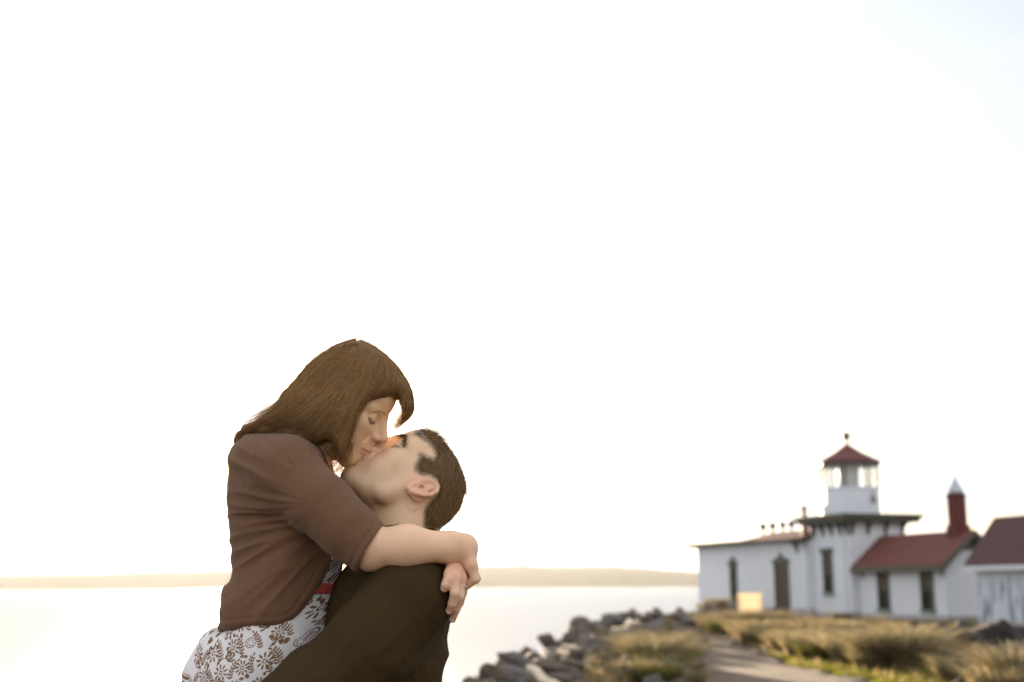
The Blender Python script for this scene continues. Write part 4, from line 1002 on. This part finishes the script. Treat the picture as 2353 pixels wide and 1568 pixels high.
# finer mesh for the print
me_ = np_mesh('dress', dv_, df_); bmq = bmesh.new(); bmq.from_mesh(me_)
zt = W(600, 1600, 2.5)[2]
fine = [e for e in bmq.edges if e.verts[0].co.z > zt and e.verts[0].co.y < 2.62 and e.verts[0].co.z < W(700, 1240, 2.5)[2]]
bmesh.ops.subdivide_edges(bmq, edges=fine, cuts=3, use_grid_fill=True, smooth=0.0)
bmq.to_mesh(me_); bmq.free()
n_v = len(me_.vertices); co = np.empty(n_v * 3, np.float32); me_.vertices.foreach_get('co', co); co = co.reshape(-1, 3)
# the print: daisies, sprigs with paired leaves, paisley drops; drawn on an unrolled cloth 0.5 mm grid
UV0 = W(430, 1600, 2.48); res = .0005; PW, PH = 1100, 900
img = np.zeros((PW, PH), np.float32); rp = np.random.RandomState(12)
gx, gy = np.meshgrid(np.arange(PW) * res, np.arange(PH) * res, indexing='ij')
def stamp(cx_, cy_, r, fn):
    a = max(0, int((cx_ - r) / res)); b = min(PW, int((cx_ + r) / res)); c = max(0, int((cy_ - r) / res)); d = min(PH, int((cy_ + r) / res))
    if a >= b or c >= d: return
    X = gx[a:b, c:d] - cx_; Y = gy[a:b, c:d] - cy_; img[a:b, c:d] = np.maximum(img[a:b, c:d], fn(X, Y).astype(np.float32))
def leaf(x, y, ang, l, w):
    c_, s_ = math.cos(ang), math.sin(ang)
    def fn(X, Y):
        u = (X * c_ + Y * s_) / l; v = (-X * s_ + Y * c_) / w
        return smoothstep(1.15, .75, ((u - .5) * 2) ** 2 + (v * (1.5 - u * .6)) ** 2)
    stamp(x, y, l * 1.2, fn)
def daisy(x, y, r, n=9, rot=0.0):
    for k in range(n): a = rot + k * 6.283 / n; leaf(x + math.cos(a) * r * .36, y + math.sin(a) * r * .36, a, r * .66, r * .15)
    stamp(x, y, r, lambda X, Y: smoothstep(.09, .05, np.abs(np.hypot(X, Y) / r - .20)) )
def sprig(x, y, ang, n=9, curl=.12, st=.0050, ll=.0068):
    for k in range(n):
        sgn = 1; leaf(x, y, ang + .9, ll, .0017); leaf(x, y, ang - .9, ll, .0017)
        leaf(x, y, ang, st * 1.1, .0008); x += math.cos(ang) * st; y += math.sin(ang) * st; ang += curl
    leaf(x, y, ang, ll, .0019)
def drop(x, y, r, rot):
    stamp(x, y, r * 1.2, lambda X, Y: smoothstep(.09, .05, np.abs(np.hypot(X, Y * 1.25) / r - .85)))
    for k in range(8): a = rot + k * .785; leaf(x + math.cos(a) * r * .3, y + math.sin(a) * r * .24, a, r * .34, r * .1)
gs = .041
for i_ in range(15):
    for j_ in range(13):
        x = i_ * gs + (.5 * gs if j_ % 2 else 0) + rp.uniform(-.003, .003); y = j_ * gs * .86 + rp.uniform(-.003, .003)
        if (i_ + 2 * j_) % 5 == 3: drop(x, y, .0115, rp.rand() * 6)
        else: daisy(x, y, .0132 + .001 * rp.randn(), 9 + (i_ + j_) % 2, rp.rand() * 6)
        sprig(x + .016, y - .014, 1.45 + rp.uniform(-.3, .3), 6, rp.choice([-.16, .16]))
        if (i_ + j_) % 2: sprig(x - .018, y + .014, 1.9 + rp.uniform(-.4, .4), 4, rp.choice([-.2, .2]))
        for q_ in range(2):
            xx = x + rp.uniform(-.02, .02); yy = y + rp.choice([-1, 1]) * rp.uniform(.016, .020); a = rp.rand() * 6
            for b_ in (-.7, 0, .7): leaf(xx, yy, a + b_, .006, .0016)
ug = (co[:, 0] - UV0[0]) * .92 + (co[:, 2] - UV0[2]) * .25 - (co[:, 1] - 2.44) * .55; vg = (co[:, 2] - UV0[2]) * .95 - (co[:, 0] - UV0[0]) * .30 + .12 - (co[:, 1] - 2.44) * .35
ui = np.clip(ug / res, 0, 1e7); vi = np.clip(vg / res, 0, 1e7); u0 = (ui.astype(int)) % PW; v0 = (vi.astype(int)) % PH
pat = img[u0, v0][:, None]
colr = np.array([.74, .70, .68]) * (1 - pat) + np.array([.20, .105, .045]) * pat
a_ = me_.color_attributes.new('pigment', 'FLOAT_COLOR', 'POINT'); a_.data.foreach_set('color', np.concatenate([colr, np.ones((n_v, 1))], 1).astype(np.float32).ravel())
me_.polygons.foreach_set('use_smooth', [True] * len(me_.polygons))
m_dress = use_attr(mat('printed_cotton', (.7, .7, .7), .85, spec=.2, bump=(700, .2, .0005), trans=.15), 'pigment')
dress = world_child('dress', me_, m_dress, WOM)
BL = Solid([W(560, 1400, 2.6)[0], 2.42, W(700, 1390, 2.5)[2]], [W(820, 1300, 2.6)[0], 2.78, W(700, 1310, 2.5)[2]], .003)
dress_field(BL, .0095)
b1 = W(720, 1339, 2.49); b2 = W(713, 1364, 2.49)
BL.keep(half(b1, (0.05, 0, 1)), .002); BL.keep(half(b2, (-.05, 0, -1)), .002)
lv, lf = BL.surface(); world_child('belt', np_mesh('belt', lv, lf), mat('red_belt', (.42, .055, .045), .6), WOM)

# cardigan
CD = Solid([W(480, 1400, 2.6)[0], 2.30, W(600, 1460, 2.45)[2]], [W(910, 1300, 2.5)[0], 2.92, W(600, 965, 2.6)[2]], .0026)
CD.put(ball(W(655, 1135, 2.60), (.112, .165, .125)), .03); CD.put(ball(W(668, 1255, 2.60), (.125, .156, .13)), .04)
CD.put(ball(W(660, 1345, 2.60), (.120, .146, .10)), .04); CD.put(ball(W(625, 1420, 2.60), (.125, .158, .09)), .05)
CD.put(cone(W(705, 1070, 2.58), W(655, 1095, 2.48), .050, .058), .04); CD.put(cone(W(705, 1070, 2.60), W(655, 1095, 2.72), .050, .058), .04)
CD.put(ball(W(612, 1066, 2.60), (.060, .14, .056)), .04)
CD.put(cone(W(552, 1364, 2.56), W(620, 1400, 2.56), .020, .05), .03)
CD.keep(silhouette([(541, 1030), (560, 1008), (590, 992), (630, 984), (670, 990), (710, 1012), (745, 1045), (780, 1110), (900, 1180), (900, 1500), (500, 1500), (536, 1440), (540, 1400), (530, 1368), (534, 1352), (554, 1331), (548, 1290), (540, 1240), (535, 1180), (536, 1110), (541, 1060)], 2.6), .02)
CD.keep(silhouette([(500, 940), (780, 940), (860, 1080), (860, 1200), (780, 1225), (758, 1262), (746, 1295), (728, 1337), (703, 1383), (680, 1414), (650, 1430), (600, 1432), (520, 1441), (470, 1450), (440, 1300)], 2.47), .006)
sleeve_pts = [W(655, 1092, 2.475), W(733, 1158, 2.43), W(800, 1215, 2.41), W(880, 1285, 2.395)]; sr_ = [.064, .060, .054, .047]
c1 = W(884, 1205, 2.40); c2 = W(831, 1292, 2.40); cd_ = c2 - c1; cn_ = np.array([-cd_[2], 0, cd_[0]]); cn_ = cn_ if cn_[0] > 0 else -cn_
def cut(prim, p, n, k=.003):
    hf_ = half(p, n); lo, hi, fn = prim
    return lo, hi, (lambda P: np.maximum(fn(P), hf_(P)))
for i_ in range(3): CD.put(cut(cone(sleeve_pts[i_], sleeve_pts[i_ + 1], sr_[i_], sr_[i_ + 1]), c1, cn_), .03 if i_ == 0 else .006)
sf_pts = [W(655, 1092, 2.725), W(760, 1175, 2.79), W(850, 1240, 2.80)]
for i_ in range(2): CD.put(cone(sf_pts[i_], sf_pts[i_ + 1], (.065, .06, .05)[i_], (.065, .06, .05)[i_ + 1]), .02)
cv, cf = CD.surface(); cn = normals(cv, cf)
sh0 = W(690, 1230, 2.45); rel = cv - W(800, 1180, 2.45)
ang = np.arctan2(rel[:, 2], rel[:, 0]); rad = np.hypot(rel[:, 0], rel[:, 2])
# folds fan out from under the arm towards the back and the hem
wt = smoothstep(.06, .16, rad)
fo = .0060 * ridg(vnoise(np.stack([ang * 4.2, rad * 4.5, cv[:, 1] * 4 + 3], -1))) * wt + .0035 * ridg(vnoise(np.stack([ang * 9, rad * 9, cv[:, 1] * 9 + 7], -1))) * wt + .0012 * fbm(cv * 45, 3)
arm_t = (cv - sleeve_pts[0]) @ ((sleeve_pts[3] - sleeve_pts[0]) / np.linalg.norm(sleeve_pts[3] - sleeve_pts[0])); arm_w = smoothstep(.04, .12, arm_t) * (cv[:, 1] < 2.5)
pz_ = (cv - sleeve_pts[0]) @ np.array([.65, 0, .75])
fo = fo + .0038 * ridg(vnoise(np.stack([arm_t * 13 + pz_ * 11, pz_ * 3, cv[:, 1] * 9 + 11], -1))) * arm_w * smoothstep(.33, .20, arm_t)
cuff_d = -((cv - c1) @ (cn_ / np.linalg.norm(cn_))); fo = fo - .0016 * np.exp(-((cuff_d - .014) / .0022) ** 2) * (cv[:, 1] < 2.5)
hem_f = silhouette([(500, 940), (780, 940), (860, 1080), (860, 1200), (780, 1225), (758, 1262), (746, 1295), (728, 1337), (703, 1383), (680, 1414), (650, 1430), (600, 1432), (520, 1441), (470, 1450), (440, 1300)], 2.47)
hd_ = -hem_f(cv.reshape(-1, 1, 1, 3)).ravel(); fo = fo - .0014 * np.exp(-((hd_ - .012) / .0022) ** 2) * (cv[:, 1] < 2.6) * (cv[:, 2] < W(700, 1305, 2.47)[2])
cv = cv + cn * fo[:, None]
m_card = mat('brown_knit', (.165, .086, .046), .92, spec=.1, noise=(4, .5, (.135, .070, .038)), bump=(800, .35, .0008), trans=.12)
m_card.node_tree.nodes['Principled BSDF'].inputs['Sheen Weight'].default_value = .1
card = world_child('cardigan', np_mesh('cardigan', cv, cf), m_card, WOM)

# her hair: a solid mass with strands draped on it
def z2(x, y): return ((560 + x / 4.706) / 1.0625, (820 + y / 4.706) / 1.0625)
def Z2(x, y, Y): return W(*z2(x, y), Y)
HM = Solid([Z2(0, 0, 2.6)[0] - .02, 2.42, Z2(0, 1620, 2.5)[2]], [Z2(2200, 0, 2.6)[0], 2.75, Z2(0, -60, 2.6)[2]], .003)
cc = fw_[0] + (np.array([-.008, 0, .046]) * SW) @ fw_[1]
HM.put(ball(cc, np.array([.104, .083, .106]) * SW, fw_[1]), .01)
HM.put(ball(fw_[0] + (np.array([.04, 0, .055]) * SW) @ fw_[1], np.array([.062, .066, .062]) * SW, fw_[1]), .03)
for sy in (-1, 1):
    y0 = YW + sy * .058
    HM.put(cone(Z2(1500, 480, y0), Z2(1330, 900, YW + sy * .066), .040, .032, flat=(0, 1, 0), fs=.6), .03)
    HM.put(cone(Z2(1330, 900, YW + sy * .066), Z2(1250, 1250, YW + sy * .070), .030, .020, flat=(0, 1, 0), fs=.6), .03)
    HM.put(cone(Z2(1250, 1250, YW + sy * .070), Z2(1320, 1460, YW + sy * .070), .020, .006, flat=(0, 1, 0), fs=.6), .02)
    HM.put(cone(Z2(1000, 500, YW + sy * .03), Z2(800, 850, YW + sy * .05), .055, .045, flat=(0, 1, 0), fs=.8), .04)
    HM.put(cone(Z2(800, 850, YW + sy * .05), Z2(430, 1030, YW + sy * .07), .042, .018), .03)
    HM.put(cone(Z2(1150, 900, YW + sy * .045), Z2(800, 1130, YW + sy * .06), .045, .03), .03)
    HM.put(cone(Z2(430, 1030, YW + sy * .06), Z2(210, 1075, YW + sy * .05), .018, .011), .02)
    HM.put(cone(Z2(210, 1075, YW + sy * .05), Z2(100, 1225, YW + sy * .05), .011, .004), .01)
chain(HM, [Z2(1750, 300, YW), Z2(1960, 600, YW), Z2(2040, 800, YW)], [.03, .022, .013], .02, flat=(0, 1, 0), fs=1.6)
chain(HM, [Z2(2040, 800, YW), Z2(2000, 930, YW), Z2(1900, 1040, YW)], [.010, .006, .003], .01, flat=(0, 1, 0), fs=2.5)
HO = [(60, 1310), (90, 1160), (150, 1050), (330, 940), (500, 840), (640, 710), (760, 570), (870, 430), (980, 310), (1080, 225), (1200, 145), (1320, 78), (1450, 55), (1560, 78), (1680, 148), (1780, 228), (1930, 360), (2020, 510), (2080, 660), (2098, 790), (2075, 880), (2000, 975), (1885, 1055), (1930, 960), (1985, 870), (1950, 770), (1900, 700), (1760, 745), (1610, 800), (1510, 940), (1440, 1090), (1410, 1240), (1365, 1380), (1340, 1490), (1280, 1420), (1240, 1300), (1180, 1240), (1100, 1262), (1000, 1330), (700, 1500), (300, 1500)]
HM.keep(silhouette([z2(x, y) for x, y in HO], YW - .03), .012)
hmv, hmf = HM.surface(); hmn = normals(hmv, hmf)
hmv = hmv + hmn * (.0022 * fbm(hmv * np.array([60, 60, 60]), 3))[:, None]
# depth of the near and far face of the mass, column by column
neg = HM.d < .0; anyc = neg.any(1); fy = np.where(anyc, neg.argmax(1), -1); ly = np.where(anyc, neg.shape[1] - 1 - neg[:, ::-1].argmax(1), -1)
def fill(mp, ok):
    mp = mp.astype(float); m = ok.copy()
    for it in range(14):
        if m.all(): break
        acc = np.zeros_like(mp); c = np.zeros_like(mp)
        for dx_, dz_ in ((1, 0), (-1, 0), (0, 1), (0, -1)):
            acc += np.roll(np.where(m, mp, 0), (dx_, dz_), (0, 1)); c += np.roll(m.astype(float), (dx_, dz_), (0, 1))
        nw = (~m) & (c > 0); mp[nw] = acc[nw] / c[nw]; m |= nw
    mp[~m] = mp[m].mean()
    for it in range(3): mp = (mp + np.roll(mp, 1, 0) + np.roll(mp, -1, 0) + np.roll(mp, 1, 1) + np.roll(mp, -1, 1)) / 5
    return mp
FN = fill(fy, anyc); FL = fill(ly, anyc)
def depth_at(mp, x, z):
    i = np.clip((x - HM.lo[0]) / HM.h, 0, HM.n[0] - 2); k = np.clip((z - HM.lo[2]) / HM.h, 0, HM.n[2] - 2); i0 = i.astype(int); k0 = k.astype(int); a = i - i0; b = k - k0
    v = mp[i0, k0] * (1 - a) * (1 - b) + mp[i0 + 1, k0] * a * (1 - b) + mp[i0, k0 + 1] * (1 - a) * b + mp[i0 + 1, k0 + 1] * a * b
    return HM.lo[1] + HM.h * v
GB = [[(1500, 92), (1215, 172), (995, 328), (815, 552), (655, 722), (410, 892), (170, 1050)],
      [(1555, 115), (1265, 235), (1050, 400), (850, 640), (650, 800), (400, 960), (120, 1150), (75, 1290)],
      [(1600, 120), (1350, 330), (1130, 560), (900, 790), (700, 920), (500, 1000), (330, 1090)],
      [(1640, 150), (1450, 400), (1250, 650), (1050, 850), (850, 1010), (680, 1090)],
      [(1680, 190), (1530, 450), (1380, 700), (1220, 950), (1080, 1130), (980, 1260)],
      [(1720, 220), (1600, 480), (1470, 760), (1340, 1000), (1260, 1200), (1200, 1340)],
      [(1760, 250), (1680, 500), (1560, 770), (1450, 1000), (1390, 1200), (1330, 1400), (1320, 1500)],
      [(1800, 270), (1740, 490), (1640, 690), (1530, 880), (1440, 1080), (1400, 1250)]]
GF = [[(1800, 270), (1820, 420), (1780, 580), (1690, 720), (1600, 800)],
      [(1850, 290), (1900, 450), (1880, 600), (1850, 705)],
      [(1870, 320), (1950, 500), (1970, 660), (1960, 790)],
      [(1890, 330), (2010, 520), (2050, 700), (2040, 850), (1975, 960)],
      [(1910, 345), (2040, 550), (2092, 740), (2072, 890), (1890, 1050)]]
def loft(G, n, m, r, mp, off, jit=.0035, lay=.004, cut_=(.75, 1.0)):
    out = []; g_ = [spl([W(*z2(*p), YW - .03)[[0, 2]] for p in q], 40) for q in G]
    g_ = np.array(g_); s_ = r.rand(n) * (len(G) - 1 - 1e-6); i_ = s_.astype(int); f_ = s_ - i_
    P = g_[i_] * (1 - f_)[:, None, None] + g_[i_ + 1] * f_[:, None, None]
    t0 = r.rand(n) * .35; t1 = cut_[0] + (cut_[1] - cut_[0]) * r.rand(n); tt = t0[:, None] + (t1 - t0)[:, None] * np.linspace(0, 1, m)[None]
    k = tt * 39; k0 = np.clip(k.astype(int), 0, 38); a = (k - k0)[..., None]; rows_ = np.arange(n)[:, None]
    Q = P[rows_, k0] * (1 - a) + P[rows_, k0 + 1] * a
    fr_ = r.rand(n, 1) * 6; am = r.randn(n, 1) * jit; Q = Q + np.stack([am * np.sin(fr_ + tt * 5), r.randn(n, 1) * jit * np.cos(fr_ * 2 + tt * 4)], -1)
    y = depth_at(mp, Q[..., 0], Q[..., 1]) + off * (.001 + lay * r.rand(n, 1) * (.4 + .6 * tt)) 
    return np.stack([Q[..., 0], y, Q[..., 1]], -1)
rs_ = np.random.RandomState(31)
sets = [loft(GB, 6200, 18, rs_, FN, -1), loft(GF, 1600, 12, rs_, FN, -1, .0025), loft(GB, 1500, 14, rs_, FL, 1), loft(GF, 500, 10, rs_, FL, 1, .0025)]
hmw = np_mesh('hair', hmv, hmf, True, np.tile([.20, .108, .038], (len(hmv), 1)))
whair = world_child('hair', hmw, m_hair, WOM)
for q_ in sets: merge(whair, strands_mesh('s', q_, .00042, .00015, hcol(len(q_), rs_, (.31, .165, .056), 1.1)))
# fly-away ends: at the nape in front of her throat, the fringe tips and the back
fl = []
E = [[(1250, 950), (1210, 1150), (1130, 1310), (1085, 1430)], [(1350, 1100), (1290, 1300), (1190, 1430), (1120, 1500)], [(1400, 1200), (1370, 1400), (1270, 1520), (1160, 1580)], [(1420, 1260), (1400, 1440), (1330, 1540), (1200, 1620)]]
def free(G, n, m, r, y0, dy, jit=.003):
    g_ = np.array([spl([np.array(W(*z2(*p), y0)) for p in q], 30) for q in G]); s_ = r.rand(n) * (len(G) - 1 - 1e-6); i_ = s_.astype(int); f_ = (s_ - i_)[:, None, None]
    P = g_[i_] * (1 - f_) + g_[i_ + 1] * f_; k = np.linspace(0, 29, m).astype(int); P = P[:, k]; t = np.linspace(0, 1, m)[None, :, None]
    return P + r.randn(n, 1, 3) * np.array([jit, dy, jit]) * (.3 + t) + np.sin(t * 5 + r.rand(n, 1, 1) * 6) * r.randn(n, 1, 3) * .0015
fl += [free(E, 130, 10, rs_, 2.64, .012), free(E, 70, 10, rs_, 2.53, .01)]
BK = [[(700, 640), (560, 780), (380, 900), (140, 1010)], [(760, 560), (620, 730), (460, 870), (240, 980)], [(640, 720), (420, 880), (180, 1020), (60, 1180)]]
fl += [free(BK, 90, 10, rs_, 2.59, .02, .003)]
TP = [[(1300, 90), (1450, 50), (1600, 85), (1760, 190)], [(1000, 290), (1150, 170), (1300, 80), (1480, 40)], [(1650, 120), (1850, 270), (1990, 430), (2080, 620)]]
fl += [free(TP, 60, 10, rs_, 2.585, .02, .002)]
OL = [[(1450, 40), (1200, 130), (980, 290), (800, 520), (640, 700)], [(1450, 70), (1200, 165), (1000, 330), (830, 560), (680, 720)]]
fl += [free(OL, 90, 14, rs_, 2.585, .015, .0025)]
OR = [[(1500, 48), (1680, 130), (1860, 270), (2020, 480), (2100, 700)], [(1500, 75), (1660, 160), (1830, 300), (1980, 500), (2070, 720)]]
fl += [free(OR, 70, 14, rs_, 2.585, .015, .0022)]
XX = [[(1700, 180), (1560, 330), (1500, 520), (1330, 820)], [(1850, 300), (1700, 380), (1520, 480), (1250, 620), (1050, 760)], [(1880, 420), (1800, 360), (1600, 350), (1300, 400)]]
XX = [[(1700, 190), (1560, 330), (1500, 520), (1400, 700), (1330, 820)], [(1780, 330), (1640, 400), (1500, 480), (1300, 620), (1100, 740)]]
fl += [loft(XX, 60, 14, rs_, FN, -1, .005, .003)]
FT = [[(1930, 480), (1985, 700), (1990, 860), (1900, 1040)], [(1980, 520), (2060, 720), (2050, 880), (1880, 1060)]]
fl += [free(FT, 110, 10, rs_, 2.585, .028, .002)]
for q_ in fl: merge(whair, strands_mesh('s', q_, .00035, .00012, hcol(len(q_), rs_, (.48, .27, .09), .6)))

def fuzz(V, F, n, r, ln, rad, c, o, sel=None):
    """short loose fibres standing off a cloth"""
    Nn = normals(V, F); ix = np.arange(len(V)) if sel is None else np.where(sel)[0]; k = ix[r.randint(0, len(ix), n)]
    d = Nn[k] + r.randn(n, 3) * .7; t = np.linspace(0, 1, 4)[None, :, None]; l_ = (ln * (.4 + r.rand(n, 1)))[:, None]
    P = V[k][:, None] + d[:, None] * l_ * t + r.randn(n, 1, 3) * l_ * .5 * t * t
    merge_plain(o, strands_mesh('s', P, rad, rad * .5))
def merge_plain(o, me2): merge(o, me2)
fuzz(cv, cf, 9000, rs_, .0035, .00013, None, card)
fuzz(sv, sf, 5000, rs_, .0022, .00010, None, shirt, sv[:, 2] > W(900, 1600, 2.5)[2])

# ================================================================ AIR
hz = bpy.data.materials.new('haze'); hz.use_nodes = True
_n = hz.node_tree.nodes; _l = hz.node_tree.links; _n.clear()
_o = _n.new('ShaderNodeOutputMaterial'); _v = _n.new('ShaderNodeVolumePrincipled')
_v.inputs['Color'].default_value = (.96, .96, .98, 1); _v.inputs['Density'].default_value = 1.65e-5; _v.inputs['Anisotropy'].default_value = .5
_l.new(_v.outputs['Volume'], _o.inputs['Volume'])
hb = MB().box(-7200, 8200, -450, 7300, -4.5, 130).build('haze', hz); tag(hb, kind='stuff', label='pale warm haze over the water and far shore', cat='haze')
print('OBJECTS', len(bpy.data.objects))
